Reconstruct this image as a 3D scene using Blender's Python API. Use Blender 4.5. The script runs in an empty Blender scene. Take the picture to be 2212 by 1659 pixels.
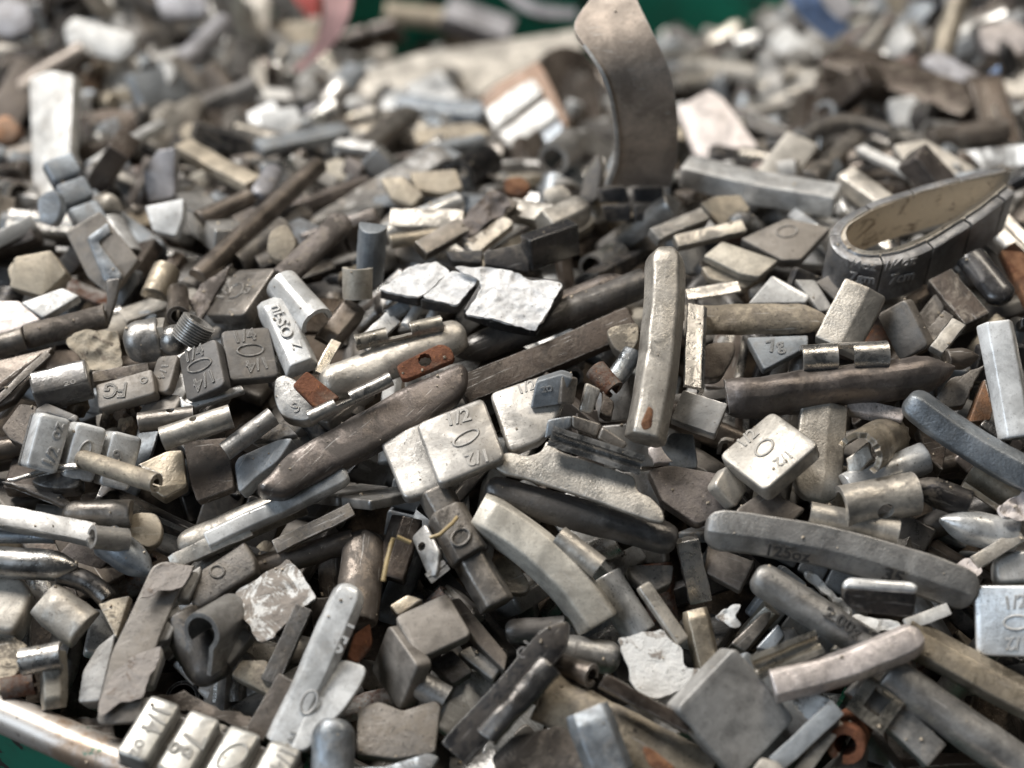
import bpy, bmesh, math, random
from mathutils import Vector, Matrix, noise, geometry
from mathutils.bvhtree import BVHTree
RAD = math.radians
scene = bpy.context.scene
COL = scene.collection

# ------------------------------------------------------------------ camera, world, lamps, exposure
PITCH = RAD(40.0)
FPX = 3445.0                      # focal length in layout units (a frame 2212 wide, 1659 high)
CAM = Vector((0.0, 0.0, 1.20))
FW = Vector((0, math.cos(PITCH), -math.sin(PITCH)))
UPV = Vector((0, math.sin(PITCH), math.cos(PITCH)))
RT = Vector((1, 0, 0))
cam_data = bpy.data.cameras.new('camera')
cam = bpy.data.objects.new('camera', cam_data)
COL.objects.link(cam)
cam.location = CAM
cam.rotation_euler = (RAD(90) - PITCH, 0, 0)
cam_data.sensor_width = 36.0
cam_data.lens = 18.0 / (1106.0 / FPX)
cam_data.clip_start = 0.02
cam_data.clip_end = 60
cam_data.dof.use_dof = True
cam_data.dof.focus_distance = 0.447
cam_data.dof.aperture_fstop = 6.3
scene.camera = cam

world = bpy.data.worlds.new('World')
scene.world = world
world.use_nodes = True
bgn = world.node_tree.nodes['Background']
bgn.inputs[0].default_value = (0.80, 0.90, 1.0, 1)
bgn.inputs[1].default_value = 0.035

def area(name, loc, target, size, power, col, sy=None):
    d = bpy.data.lights.new(name, 'AREA')
    d.energy = power
    d.color = col
    d.size = size
    if sy:
        d.shape = 'RECTANGLE'; d.size_y = sy
    o = bpy.data.objects.new(name, d)
    COL.objects.link(o)
    o.location = loc
    o.rotation_euler = (Vector(target) - Vector(loc)).to_track_quat('-Z', 'Y').to_euler()
    return o
HEAP = (0.0, 0.42, 0.9)
area('window_light', (-0.80, 0.98, 2.36), HEAP, 0.55, 39, (1.0, 0.97, 0.925), 0.55)
area('workshop_lamp', (0.55, 0.95, 2.60), HEAP, 0.5, 12, (1.0, 0.90, 0.76), 0.5)
area('doorway_light', (-1.5, -0.55, 1.95), HEAP, 0.8, 13.5, (0.72, 0.85, 1.0), 1.0)

scene.view_settings.view_transform = 'Standard'
scene.view_settings.look = 'None'
scene.view_settings.gamma = 1.0
scene.view_settings.exposure = 0.0
scene.view_settings.use_curve_mapping = False

# ------------------------------------------------------------------ materials
class NB:
    def __init__(s, name):
        s.m = bpy.data.materials.new(name); s.m.use_nodes = True
        s.nt = s.m.node_tree; s.n = s.nt.nodes; s.l = s.nt.links
        s.b = s.n['Principled BSDF']
    def new(s, t, **kw):
        x = s.n.new(t)
        for k, v in kw.items(): setattr(x, k, v)
        return x
    def link(s, a, b): s.l.new(a, b)
    def noise(s, vec, scale, detail=4, rough=.6, dist=0):
        x = s.new('ShaderNodeTexNoise'); x.inputs['Scale'].default_value = scale
        x.inputs['Detail'].default_value = detail; x.inputs['Roughness'].default_value = rough
        x.inputs['Distortion'].default_value = dist
        s.link(vec, x.inputs['Vector']); return x.outputs[0]
    def ramp(s, v, a, b, lo=0., hi=1.):
        x = s.new('ShaderNodeMapRange'); x.interpolation_type = 'SMOOTHSTEP'
        x.inputs[1].default_value = a; x.inputs[2].default_value = b
        x.inputs[3].default_value = lo; x.inputs[4].default_value = hi
        s.link(v, x.inputs[0]); return x.outputs[0]
    def mix(s, f, a, b, mode='MIX'):
        x = s.new('ShaderNodeMix', data_type='RGBA', blend_type=mode)
        for sock, v in ((x.inputs[0], f), (x.inputs[6], a), (x.inputs[7], b)):
            if hasattr(v, 'is_linked'): s.link(v, sock)
            elif isinstance(v, tuple): sock.default_value = v + (1,)
            else: sock.default_value = v
        return x.outputs[2]
    def math(s, op, a, b=0.):
        x = s.new('ShaderNodeMath', operation=op)
        for sock, v in ((x.inputs[0], a), (x.inputs[1], b)):
            if hasattr(v, 'is_linked'): s.link(v, sock)
            else: sock.default_value = v
        return x.outputs[0]

def weathered(name, metallic, rough, dust=.5, grime=.5, bump=.35, speck=.4, dustcol=(.28, .24, .195), coat=0., grain=.0, wear=.85, fold=0.):
    """Metal or paint whose own colour is the object's colour; dust blotches, black grime, pits, scratches."""
    g = NB(name)
    tc = g.new('ShaderNodeTexCoord'); oi = g.new('ShaderNodeObjectInfo')
    add = g.new('ShaderNodeVectorMath', operation='MULTIPLY_ADD')
    g.link(oi.outputs['Random'], add.inputs[0]); add.inputs[1].default_value = (7.3, 3.1, 5.7)
    g.link(tc.outputs['Object'], add.inputs[2]); vec = add.outputs[0]
    n1 = g.noise(vec, 85, 6, .66, .5); n2 = g.noise(vec, 170, 8, .74, .9); n3 = g.noise(vec, 1500, 3, .6); n4 = g.noise(vec, 520, 6, .7, .4); n6 = g.noise(vec, 60, 8, .76, .6)
    # long thin scratches
    mp = g.new('ShaderNodeMapping'); mp.inputs['Rotation'].default_value = (0.2, 0.3, 0.6); mp.inputs['Scale'].default_value = (90, 1500, 700)
    g.link(vec, mp.inputs['Vector']); n5 = g.noise(mp.outputs[0], 1.0, 2, .5)
    base = oi.outputs['Color']
    r1 = g.ramp(g.math('FRACT', g.math('MULTIPLY', oi.outputs['Random'], 7.13)), 0., 1., .25, 1.35); r2 = g.ramp(g.math('FRACT', g.math('MULTIPLY', oi.outputs['Random'], 13.7)), 0., 1., .2, 1.3); r3 = g.ramp(g.math('FRACT', g.math('MULTIPLY', oi.outputs['Random'], 29.3)), 0., 1., .1, 1.6)
    var = g.ramp(n1, .3, .7, .62, 1.28)
    vcol = g.new('ShaderNodeCombineColor')
    for i in range(3): g.link(var, vcol.inputs[i])
    c = g.mix(1.0, base, vcol.outputs[0], 'MULTIPLY')
    fd = g.math('MULTIPLY', g.ramp(n2, .46, .60, 0, dust), r1)
    c = g.mix(fd, c, dustcol)
    fm = g.math('MINIMUM', g.math('MULTIPLY', g.ramp(n6, .47, .58, 0, min(1., grime * 1.35)), r2), 1.)
    c = g.mix(fm, c, g.mix(.70, base, (.050, .040, .032)))
    bv = g.new('ShaderNodeBevel', samples=3); bv.inputs['Radius'].default_value = .0007
    geo = g.new('ShaderNodeNewGeometry'); dp = g.new('ShaderNodeVectorMath', operation='DOT_PRODUCT')
    g.link(bv.outputs[0], dp.inputs[0]); g.link(geo.outputs['Normal'], dp.inputs[1])
    edge = g.math('MULTIPLY', g.ramp(dp.outputs['Value'], .80, .985, 1., 0.), g.ramp(n4, .36, .56))
    fs = g.math('MINIMUM', g.math('MULTIPLY', g.ramp(n5, .64, .72, 0, .6 * speck), r3), 1.)
    c = g.mix(fs, c, (.62, .60, .57))
    fe = g.math('MULTIPLY', edge, wear)
    c = g.mix(fe, c, (.66, .64, .61))
    fg = g.ramp(n4, .57, .68, 0, grime)
    c = g.mix(fg, c, (.035, .030, .026))
    fp = g.ramp(n3, .62, .69, 0, speck)
    c = g.mix(fp, c, (.05, .042, .035))
    g.link(c, g.b.inputs['Base Color'])
    dirt = g.math('MAXIMUM', g.math('MAXIMUM', fd, fg), g.math('MULTIPLY', fm, .8))
    met = g.math('MULTIPLY', g.math('SUBTRACT', 1.0, dirt), metallic)
    g.link(met, g.b.inputs['Metallic'])
    r = g.math('ADD', g.math('MULTIPLY', dirt, .35), g.ramp(n1, .3, .7, rough - .08, rough + .12))
    g.link(g.math('MINIMUM', r, .95), g.b.inputs['Roughness'])
    h = g.math('ADD', g.math('MULTIPLY', n4, .9), g.math('ADD', g.math('MULTIPLY', n3, .35 + grain), g.math('MULTIPLY', fs, -.3)))
    h = g.math('ADD', h, g.math('ADD', g.math('MULTIPLY', n1, .5), g.math('MULTIPLY', fp, -.8)))
    if fold:
        vo = g.new('ShaderNodeTexVoronoi', feature='DISTANCE_TO_EDGE'); vo.inputs['Scale'].default_value = 190; vo.inputs['Randomness'].default_value = 1.
        wv = g.new('ShaderNodeVectorMath', operation='MULTIPLY_ADD'); nz = g.new('ShaderNodeTexNoise'); nz.inputs['Scale'].default_value = 120; g.link(vec, nz.inputs['Vector'])
        g.link(nz.outputs['Color'], wv.inputs[0]); wv.inputs[1].default_value = (.008, .008, .008); g.link(vec, wv.inputs[2]); g.link(wv.outputs[0], vo.inputs['Vector'])
        h = g.math('ADD', h, g.math('MULTIPLY', g.math('ABSOLUTE', g.math('SUBTRACT', n2, .5)), fold * 6)); h = g.math('ADD', h, g.math('MULTIPLY', g.ramp(vo.outputs['Distance'], 0., .25), -fold))
    bp = g.new('ShaderNodeBump'); bp.inputs['Strength'].default_value = bump; bp.inputs['Distance'].default_value = .0007
    g.link(h, bp.inputs['Height']); g.link(bp.outputs[0], g.b.inputs['Normal'])
    if coat: g.b.inputs['Coat Weight'].default_value = coat; g.b.inputs['Coat Roughness'].default_value = .12
    return g.m

def rusty(name):
    g = NB(name)
    tc = g.new('ShaderNodeTexCoord'); oi = g.new('ShaderNodeObjectInfo')
    n1 = g.noise(tc.outputs['Object'], 160, 6, .7); n2 = g.noise(tc.outputs['Object'], 900, 4, .7); n3 = g.noise(tc.outputs['Object'], 60, 4, .6)
    c = g.mix(g.ramp(n1, .35, .65), oi.outputs['Color'], (.10, .035, .015))
    c = g.mix(g.ramp(n2, .55, .72, 0, .6), c, (.42, .17, .05))
    c = g.mix(g.ramp(n3, .55, .7, 0, .55), c, (.22, .18, .14))
    g.link(c, g.b.inputs['Base Color']); g.b.inputs['Roughness'].default_value = .85
    bp = g.new('ShaderNodeBump'); bp.inputs['Strength'].default_value = .7; bp.inputs['Distance'].default_value = .0008
    g.link(g.math('ADD', n2, n1), bp.inputs['Height']); g.link(bp.outputs[0], g.b.inputs['Normal'])
    return g.m

def papery(name, s0=.54):
    g = NB(name)
    tc = g.new('ShaderNodeTexCoord'); oi = g.new('ShaderNodeObjectInfo')
    add = g.new('ShaderNodeVectorMath', operation='MULTIPLY_ADD')
    g.link(oi.outputs['Random'], add.inputs[0]); add.inputs[1].default_value = (5.3, 3.1, 4.7)
    g.link(tc.outputs['Object'], add.inputs[2]); v = add.outputs[0]
    n1 = g.noise(v, 130, 6, .7, 1.2); n2 = g.noise(v, 420, 5, .7, .6); n3 = g.noise(v, 1300, 3, .6)
    c = g.mix(g.ramp(n1, s0, s0 + .09, 0, .8), oi.outputs['Color'], (.20, .155, .12))
    c = g.mix(g.ramp(n2, .62, .69, 0, .8), c, (.07, .055, .045))
    c = g.mix(g.ramp(n3, .62, .72, 0, .3), c, (.12, .10, .085))
    g.link(c, g.b.inputs['Base Color']); g.b.inputs['Roughness'].default_value = .9
    bp = g.new('ShaderNodeBump'); bp.inputs['Strength'].default_value = .6; bp.inputs['Distance'].default_value = .0012
    g.link(g.math('ADD', n2, n1), bp.inputs['Height']); g.link(bp.outputs[0], g.b.inputs['Normal'])
    return g.m

def gritty(name):
    g = NB(name)
    tc = g.new('ShaderNodeTexCoord'); oi = g.new('ShaderNodeObjectInfo')
    v = tc.outputs['Object']
    n1 = g.noise(v, 140, 6, .7); n2 = g.noise(v, 700, 5, .75); n3 = g.noise(v, 1500, 2, .5)
    c = g.mix(g.ramp(n1, .35, .65), oi.outputs['Color'], (.055, .042, .032))
    c = g.mix(g.ramp(n2, .56, .68, 0, .5), c, (.24, .18, .12))
    c = g.mix(g.ramp(n3, .70, .76, 0, .7), c, (.5, .45, .36))
    g.link(c, g.b.inputs['Base Color']); g.b.inputs['Roughness'].default_value = .92
    bp = g.new('ShaderNodeBump'); bp.inputs['Strength'].default_value = .9; bp.inputs['Distance'].default_value = .0016
    g.link(g.math('ADD', n2, n1), bp.inputs['Height']); g.link(bp.outputs[0], g.b.inputs['Normal'])
    return g.m

M = {
 'lead':  weathered('dull_lead', .75, .36, dust=.34, grime=.50, bump=.26, speck=.45),
 'zinc':  weathered('silver_coating', .50, .32, dust=.22, grime=.24, bump=.12, speck=.75),
 'paint': weathered('glossy_silver_paint', .10, .26, dust=.20, grime=.26, bump=.10, speck=.40, coat=.6),
 'cast':  weathered('grainy_cast_zinc', .70, .40, dust=.25, grime=.25, bump=.30, speck=.35, grain=.5),
 'steel': weathered('bright_steel', .95, .24, dust=.30, grime=.40, bump=.22, speck=.45),
 'dirty': weathered('dirty_lead', .50, .52, dust=.65, grime=.75, bump=.50, speck=.55),
 'plate': weathered('matte_plate', .36, .48, dust=.28, grime=.30, bump=.22, speck=.40),
 'gloss': weathered('glossy_black_coating', .20, .22, dust=.22, grime=.2, bump=.2, speck=.2, coat=.5),
 'foil':  weathered('wrinkled_foil', .0, .38, dust=.10, grime=.10, bump=.40, speck=.7, wear=.1, fold=1.0),
 'rust':  rusty('rusted_steel'),
 'paper': papery('torn_paper', .56), 'spaper': papery('stained_paper', .43),
 'grit':  gritty('gritty_dirt'),
 'plastic': weathered('worn_plastic', 0., .42, dust=.12, grime=.1, bump=.08, speck=.1, wear=0.),
}
# own colours of the things (linear)
CL = dict(beige=(.60,.56,.50), silver=(.68,.68,.67), grey=(.40,.39,.375), dgrey=(.155,.148,.142), brown=(.165,.140,.120),
  dbrown=(.085,.066,.054), black=(.040,.039,.041), blue=(.40,.44,.485), bgrey=(.30,.325,.35), tan=(.44,.38,.295), white=(.78,.77,.745),
  wsil=(.80,.81,.81), rust=(.21,.082,.042), mauve=(.19,.165,.152), steel=(.60,.58,.55), lilac=(.40,.395,.42), gold=(.50,.46,.39),
  taupe=(.255,.232,.208), green=(.012,.13,.085), pink=(.78,.47,.45), red=(.33,.035,.03), skyblue=(.30,.43,.72), pinkw=(.74,.67,.64), orange=(.29,.15,.08))

# ------------------------------------------------------------------ the heap's shape
KN = [(-.2,.62),(.10,.765),(.20,.825),(.25,.849),(.31,.876),(.364,.895),(.431,.900),(.48,.892),(.551,.866),(.65,.826),(.80,.772),(.92,.68),(1.05,.66),(2.,.66)]
def heap(x, y):
    z = KN[-1][1]
    for (a, za), (b, zb) in zip(KN, KN[1:]):
        if y < b:
            t = max(0., (y - a) / (b - a)); z = za + (zb - za) * t; break
    s = min(1., max(0., (y - .54) / .2)); s = s * s * (3 - 2 * s)
    q = min(1., max(0., (abs(x - .015) - .085) / .12)); q = q * q * (3 - 2 * q)
    k = min(1., max(0., (y - .80) / .10))
    return z + .058 * s * q + .042 * k * k * (3 - 2 * k) * math.exp(-((x + .035) / .06) ** 2)
def ray(u, v):
    return RT * ((u - 1106.0) / FPX) - UPV * ((v - 829.5) / FPX) + FW
_dc = {}
def depth(u, v):
    u = min(2500., max(-300., u)); v = min(1950., max(-60., v))
    k = (round(u / 4), round(v / 4))
    if k in _dc: return _dc[k]
    r = ray(u, v); d = .30
    while d < .955:
        p = CAM + r * d
        if p.z < heap(p.x, p.y): break
        d += .002
    _dc[k] = d
    return d
def LIFT(l): return .002 + .003 * l
def at(u, v, lift=0.):
    """A point on the heap (raised by LIFT metres towards the viewer) seen at layout position u, v."""
    r = ray(u, v)
    return CAM + r * (depth(u, v) - lift)
def onplane(u, v, P0, n):
    r = ray(u, v); t = (P0 - CAM).dot(n) / r.dot(n)
    return CAM + r * t
def heapn(P):
    e = .012
    return Vector((-(heap(P.x + e, P.y) - heap(P.x - e, P.y)) / (2 * e), -(heap(P.x, P.y + e) - heap(P.x, P.y - e)) / (2 * e), 1)).normalized()

TILE = [0., 0., 1.]
def T(name=None):
    TILE[:] = {None: [0, 0, 1.], 'H1': [0, 603.5, .5], 'H2': [1106, 603.5, .5], 'H3': [0, 1130, .5], 'H4': [1106, 1130, .5],
               'H5': [0, 0, .5], 'H6': [1106, 0, .5]}[name]
def px(p): return (TILE[0] + p[0] * TILE[2], TILE[1] + p[1] * TILE[2])

# ------------------------------------------------------------------ making objects
KIND = {  # short code: name, category, group
 'aw': ('adhesive_wheel_weight', 'wheel weight', 'adhesive wheel weights in the heap'),
 'st': ('adhesive_weight_strip', 'weight strip', 'adhesive weight strips in the heap'),
 'cw': ('clip_on_wheel_weight', 'wheel weight', 'clip-on wheel weights in the heap'),
 'lb': ('lead_bar', 'lead bar', 'lead bars in the heap'),
 'lc': ('lead_chunk', 'lead chunk', 'lead chunks in the heap'),
 'cl': ('steel_clip', 'clip', 'loose steel clips in the heap'),
 'pb': ('paper_backing', 'paper backing', 'torn paper backings in the heap'),
 'pe': ('pebble', 'pebble', 'pebbles in the heap'),
}
NICK = []      # (layout u, v, short description) to name neighbours by
def info(o, code, label, P=None, nick=None):
    nm, cat, grp = code if isinstance(code, tuple) else KIND[code]
    o.name = nm
    o['label'] = label; o['category'] = cat
    if grp: o['group'] = grp
    if nick and P: NICK.append((P[0], P[1], nick))
def thing(code, label, at_px, lvl=0, nick=None):
    o = bpy.data.objects.new('thing', None); COL.objects.link(o)
    o.empty_display_size = .01
    u, v = px(at_px)
    o.location = at(u, v, LIFT(lvl))
    info(o, code, label, (u, v), nick)
    return o
def put(name, me, mat, Mx, col, parent=None):
    o = bpy.data.objects.new(name, me); COL.objects.link(o)
    if not me.materials: me.materials.append(M[mat])
    if parent is not None:
        o.parent = parent; o.matrix_basis = Matrix.Translation(parent.location).inverted() @ Mx
    else: o.matrix_basis = Mx
    c = CL[col] if isinstance(col, str) else col
    o.color = (c[0], c[1], c[2], 1)
    return o
SEED = [1]
def seed():
    SEED[0] += 1; return SEED[0]
def wob(bm, amp, sc, sd):
    off = Vector((sd * 1.37 % 50, sd * 2.11 % 50, sd * .73 % 50))
    for v in bm.verts:
        v.co += noise.noise_vector(v.co * sc + off) * amp
def done(bm, name, ang=38):
    bmesh.ops.recalc_face_normals(bm, faces=bm.faces)
    me = bpy.data.meshes.new(name)
    bm.to_mesh(me); bm.free()
    me.polygons.foreach_set('use_smooth', [True] * len(me.polygons))
    me.set_sharp_from_angle(angle=RAD(ang))
    return me
def frame(ex, ey, ez, P):
    return Matrix(((ex.x, ey.x, ez.x, P.x), (ex.y, ey.y, ez.y, P.y), (ex.z, ey.z, ez.z, P.z), (0, 0, 0, 1)))
def rot2(n): return n[1:] + n[:1]
def area2(p): return sum(a[0] * b[1] - b[0] * a[1] for a, b in zip(p, rot2(p))) / 2
def rounded(pts, r, seg=3):
    """Corners of a polygon cut back by r and rounded."""
    out = []
    n = len(pts)
    for i in range(n):
        p = Vector(pts[i]); a = Vector(pts[i - 1]) - p; b = Vector(pts[(i + 1) % n]) - p
        la, lb = a.length, b.length
        if la < 1e-7 or lb < 1e-7: continue
        k = min(r, la * .42, lb * .42)
        A = p + a * (k / la); B = p + b * (k / lb)
        for j in range(seg + 1):
            t = j / seg
            out.append(tuple((A * (1 - t) ** 2 + p * 2 * t * (1 - t) + B * t * t)))
    return out
def inset(p, d):
    n = len(p); out = []
    for i in range(n):
        a, b, c = Vector(p[i - 1]), Vector(p[i]), Vector(p[(i + 1) % n])
        e1 = (b - a); e2 = (c - b)
        if e1.length < 1e-9 or e2.length < 1e-9: out.append(tuple(b)); continue
        n1 = Vector((-e1.y, e1.x)).normalized(); n2 = Vector((-e2.y, e2.x)).normalized()
        m = (n1 + n2)
        m = m.normalized() if m.length > 1e-6 else n1
        out.append(tuple(b + m * d / max(.4, m.dot(n1))))
    return out
def plate_mesh(outline, Tm, bev, name, hole=None, rough=.0):
    """A plate with this outline (z from -Tm to 0), bevelled edges; hole = (x, y, r)."""
    if area2(outline) < 0: outline = outline[::-1]
    bm = bmesh.new(); loops = []
    prof = [(bev * 1.0, -Tm), (bev * .3, -Tm + bev * .3), (0, -Tm + bev), (0, -bev), (bev * .12, -bev * .55), (bev * .42, -bev * .18), (bev, 0.)]
    if hole:
        hx, hy, hr = hole; N = 48
        def cast(poly, ang):
            d = Vector((math.cos(ang), math.sin(ang))); best = None
            for a, b in zip(poly, rot2(poly)):
                ax, ay, bx, by = a[0] - hx, a[1] - hy, b[0] - hx, b[1] - hy
                ex, ey = bx - ax, by - ay; det = d.x * ey - d.y * ex
                if abs(det) < 1e-12: continue
                t = (ax * ey - ay * ex) / det; s = (ax * d.y - ay * d.x) / det
                if t > 0 and -1e-6 <= s <= 1 + 1e-6 and (best is None or t > best): best = t
            best = best or hr * 1.5
            return (hx + d.x * best, hy + d.y * best)
        outline = [cast(outline, 2 * math.pi * i / N) for i in range(N)]
    for ins, z in prof:
        o2 = inset(outline, ins) if ins else outline
        loops.append([bm.verts.new((p[0], p[1], z)) for p in o2])
    for A, B in zip(loops, loops[1:]):
        for i in range(len(A)):
            j = (i + 1) % len(A); bm.faces.new((A[i], A[j], B[j], B[i]))
    if hole:
        N = len(loops[0]); inner = []
        for z in (0., -Tm):
            inner.append([bm.verts.new((hx + hr * (1 + .06 * math.sin(5 * i)) * math.cos(2 * math.pi * i / N), hy + hr * (1 + .06 * math.sin(5 * i)) * math.sin(2 * math.pi * i / N), z)) for i in range(N)])
        for A, B in ((loops[-1], inner[0]), (inner[0], inner[1]), (inner[1], loops[0])):
            for i in range(N):
                j = (i + 1) % N; bm.faces.new((A[i], A[j], B[j], B[i]))
    else:
        f = [bm.faces.new(loops[-1]), bm.faces.new(loops[0][::-1])]
        bmesh.ops.triangulate(bm, faces=f)
    wob(bm, bev * .22 + rough, 160, seed())
    return done(bm, name)
def frame_n(n, P, hint=RT):
    ex = hint - n * hint.dot(n)
    if ex.length < 1e-3: ex = UPV - n * UPV.dot(n)
    ex.normalize(); return frame(ex, n.cross(ex), n, P)
def gn(g): return (Vector((0, 0, 1)) + RT * g[0] + Vector((0, -1, 0)) * g[1]).normalized()

# -- writing and marks
_text = {}
def text_mesh(s):
    if s in _text: return _text[s]
    cu = bpy.data.curves.new('letters', 'FONT'); cu.body = s; cu.size = 1.0; cu.extrude = .03; cu.bevel_depth = .012; cu.bevel_resolution = 0
    cu.resolution_u = 3; cu.offset = .012
    o = bpy.data.objects.new('letters', cu); COL.objects.link(o)
    bpy.context.view_layer.update()
    me = bpy.data.meshes.new_from_object(o.evaluated_get(bpy.context.evaluated_depsgraph_get()))
    bpy.data.objects.remove(o)
    xs = [v.co.x for v in me.vertices]; ys = [v.co.y for v in me.vertices]
    x0, x1, y0, y1 = min(xs), max(xs), min(ys), max(ys)
    for v in me.vertices: v.co.x -= (x0 + x1) / 2; v.co.y -= (y0 + y1) / 2
    _text[s] = (me, x1 - x0, y1 - y0); return _text[s]
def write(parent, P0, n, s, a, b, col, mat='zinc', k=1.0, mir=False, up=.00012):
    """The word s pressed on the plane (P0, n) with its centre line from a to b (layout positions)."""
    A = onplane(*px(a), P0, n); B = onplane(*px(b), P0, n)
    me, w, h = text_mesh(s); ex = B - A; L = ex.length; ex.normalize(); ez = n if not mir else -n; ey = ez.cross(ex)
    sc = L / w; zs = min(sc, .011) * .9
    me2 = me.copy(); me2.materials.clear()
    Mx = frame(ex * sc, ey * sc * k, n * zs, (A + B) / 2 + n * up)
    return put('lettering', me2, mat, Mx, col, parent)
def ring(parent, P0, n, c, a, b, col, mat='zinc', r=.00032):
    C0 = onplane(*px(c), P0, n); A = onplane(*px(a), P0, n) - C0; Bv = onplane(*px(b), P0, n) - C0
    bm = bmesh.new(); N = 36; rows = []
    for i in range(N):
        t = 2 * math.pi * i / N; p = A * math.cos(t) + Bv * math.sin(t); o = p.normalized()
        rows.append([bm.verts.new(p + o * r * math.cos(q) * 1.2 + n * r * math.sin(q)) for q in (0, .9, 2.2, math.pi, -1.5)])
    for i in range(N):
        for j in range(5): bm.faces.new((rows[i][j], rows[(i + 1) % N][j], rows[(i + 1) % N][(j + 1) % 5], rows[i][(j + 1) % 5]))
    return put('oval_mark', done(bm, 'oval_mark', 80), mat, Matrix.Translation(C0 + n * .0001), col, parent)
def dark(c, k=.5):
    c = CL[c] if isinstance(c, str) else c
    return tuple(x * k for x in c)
def marks(o_parent, P0, n, txt, rings, col, mat):  # letters and ovals mostly darkened: shade of the stamped relief put into their colour
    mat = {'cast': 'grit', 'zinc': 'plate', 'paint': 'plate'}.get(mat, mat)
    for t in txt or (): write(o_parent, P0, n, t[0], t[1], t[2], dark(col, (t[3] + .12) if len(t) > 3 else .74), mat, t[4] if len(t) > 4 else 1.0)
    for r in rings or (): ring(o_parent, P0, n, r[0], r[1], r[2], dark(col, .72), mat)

# -- K: plate or chunk with a traced top face
def K(code, label, pts, col='grey', Tm=4., lvl=2, g=(0, .35), mat='lead', bev=.5, rc=.9, hole=None, txt=None, rings=None, parent=None, part=None, nick=None, push=0., jag=0., anchor=None):
    P = [px(p) for p in pts]
    cu = sum(p[0] for p in P) / len(P); cv = sum(p[1] for p in P) / len(P)
    n = gn(g); P0 = at(cu, cv, LIFT(lvl) - push) if anchor is None else at(*px(anchor), LIFT(lvl) - push)
    if anchor: P0 = onplane(cu, cv, P0, n)
    hint = onplane(*P[1], P0, n) - onplane(*P[0], P0, n)
    Mx = frame_n(n, P0, hint); inv = Mx.inverted()
    o2 = [tuple((inv @ onplane(*p, P0, n)).xy) for p in P]
    if jag:
        rg = random.Random(seed()); q = []
        for a, b in zip(o2, rot2(o2)):
            m = max(2, int((Vector(b) - Vector(a)).length / .0016))
            for i in range(m):
                t = i / m; q.append((a[0] + (b[0] - a[0]) * t + rg.uniform(-jag, jag) * .001, a[1] + (b[1] - a[1]) * t + rg.uniform(-jag, jag) * .001))
        o2 = q
    else: o2 = rounded(o2, rc * .001)
    hl = None
    if hole:
        hp = inv @ onplane(*px(hole[:2]), P0, n); dd = (P0 - CAM).dot(FW)
        hl = (hp.x, hp.y, hole[2] * TILE[2] * dd / FPX)
    wrap = None
    nm = part or 'body'
    if parent is None and (txt or rings):
        parent = thing(code, label, ((cu - TILE[0]) / TILE[2], (cv - TILE[1]) / TILE[2]), lvl, nick); wrap = parent
    me = plate_mesh(o2, Tm * .001, min(bev * .001, Tm * .0004), nm, hl)
    o = put(nm, me, mat, Mx, col, parent)
    if parent is None: info(o, code, label, (cu, cv), nick)
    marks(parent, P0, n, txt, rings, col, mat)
    return wrap or o

# -- S: rectangular plate from three corners of its face and its length/width ratio
def solve(A, B, D, r, lvl, flip=False):
    a = Vector((B[0] - A[0], -(B[1] - A[1]))); b = Vector((D[0] - A[0], -(D[1] - A[1])))
    c = -a.dot(b); k = r * r * b.length_squared - a.length_squared
    t = (k + math.sqrt(k * k + 4 * r * r * c * c)) / 2
    al = math.sqrt(max(t, 1e-9)); be = c / al if al > 1e-3 else 0.
    if al < 1e-3: be = math.sqrt(max(0, (a.length_squared / r / r) - b.length_squared))
    best = None
    for s in (1, -1):
        va = RT * a.x + UPV * a.y + FW * (s * al); vb = RT * b.x + UPV * b.y + FW * (s * be)
        n = va.cross(vb).normalized()
        if n.dot(FW) > 0: n = -n
        if best is None or (n.z > best[2].z) != flip: best = (va, vb, n)
    va, vb, n = best
    cu = A[0] + (B[0] - A[0] + D[0] - A[0]) / 2; cv = A[1] + (B[1] - A[1] + D[1] - A[1]) / 2
    P0 = at(cu, cv, LIFT(lvl)); sc = (P0 - CAM).dot(FW) / FPX
    return va * sc, vb * sc, n, P0
def rrect(L, W, r): return rounded([(-L / 2, -W / 2), (L / 2, -W / 2), (L / 2, W / 2), (-L / 2, W / 2)], r, 5)
LASTN = [None]
def S(code, label, A, B, D, r=1.0, col='silver', Tm=3.5, lvl=3, mat='zinc', rc=1.9, bev=.6, txt=None, rings=None, parent=None, part=None, nick=None, flip=False, same=False):
    pa, pb, pd = px(A), px(B), px(D)
    va, vb, n, P0 = solve(pa, pb, pd, r, lvl, flip)
    if same:
        n = LASTN[0]; a_ = onplane(*pa, P0, n); va = onplane(*pb, P0, n) - a_; vb = onplane(*pd, P0, n) - a_; vb -= va.normalized() * vb.dot(va.normalized()); P0 = a_ + va / 2 + vb / 2
    LASTN[0] = n
    ex = va.normalized(); ey = n.cross(ex)
    cu = (pb[0] + pd[0]) / 2; cv = (pb[1] + pd[1]) / 2
    wrap = None; nm = part or 'body'
    if parent is None and (txt or rings):
        parent = thing(code, label, ((cu - TILE[0]) / TILE[2], (cv - TILE[1]) / TILE[2]), lvl, nick); wrap = parent
    me = plate_mesh(rrect(va.length, vb.length, rc * .001), Tm * .001, bev * .001, nm)
    o = put(nm, me, mat, frame(ex, ey, n, P0), col, parent)
    if parent is None: info(o, code, label, (cu, cv), nick)
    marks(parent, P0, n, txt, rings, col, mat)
    return wrap or o
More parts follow.
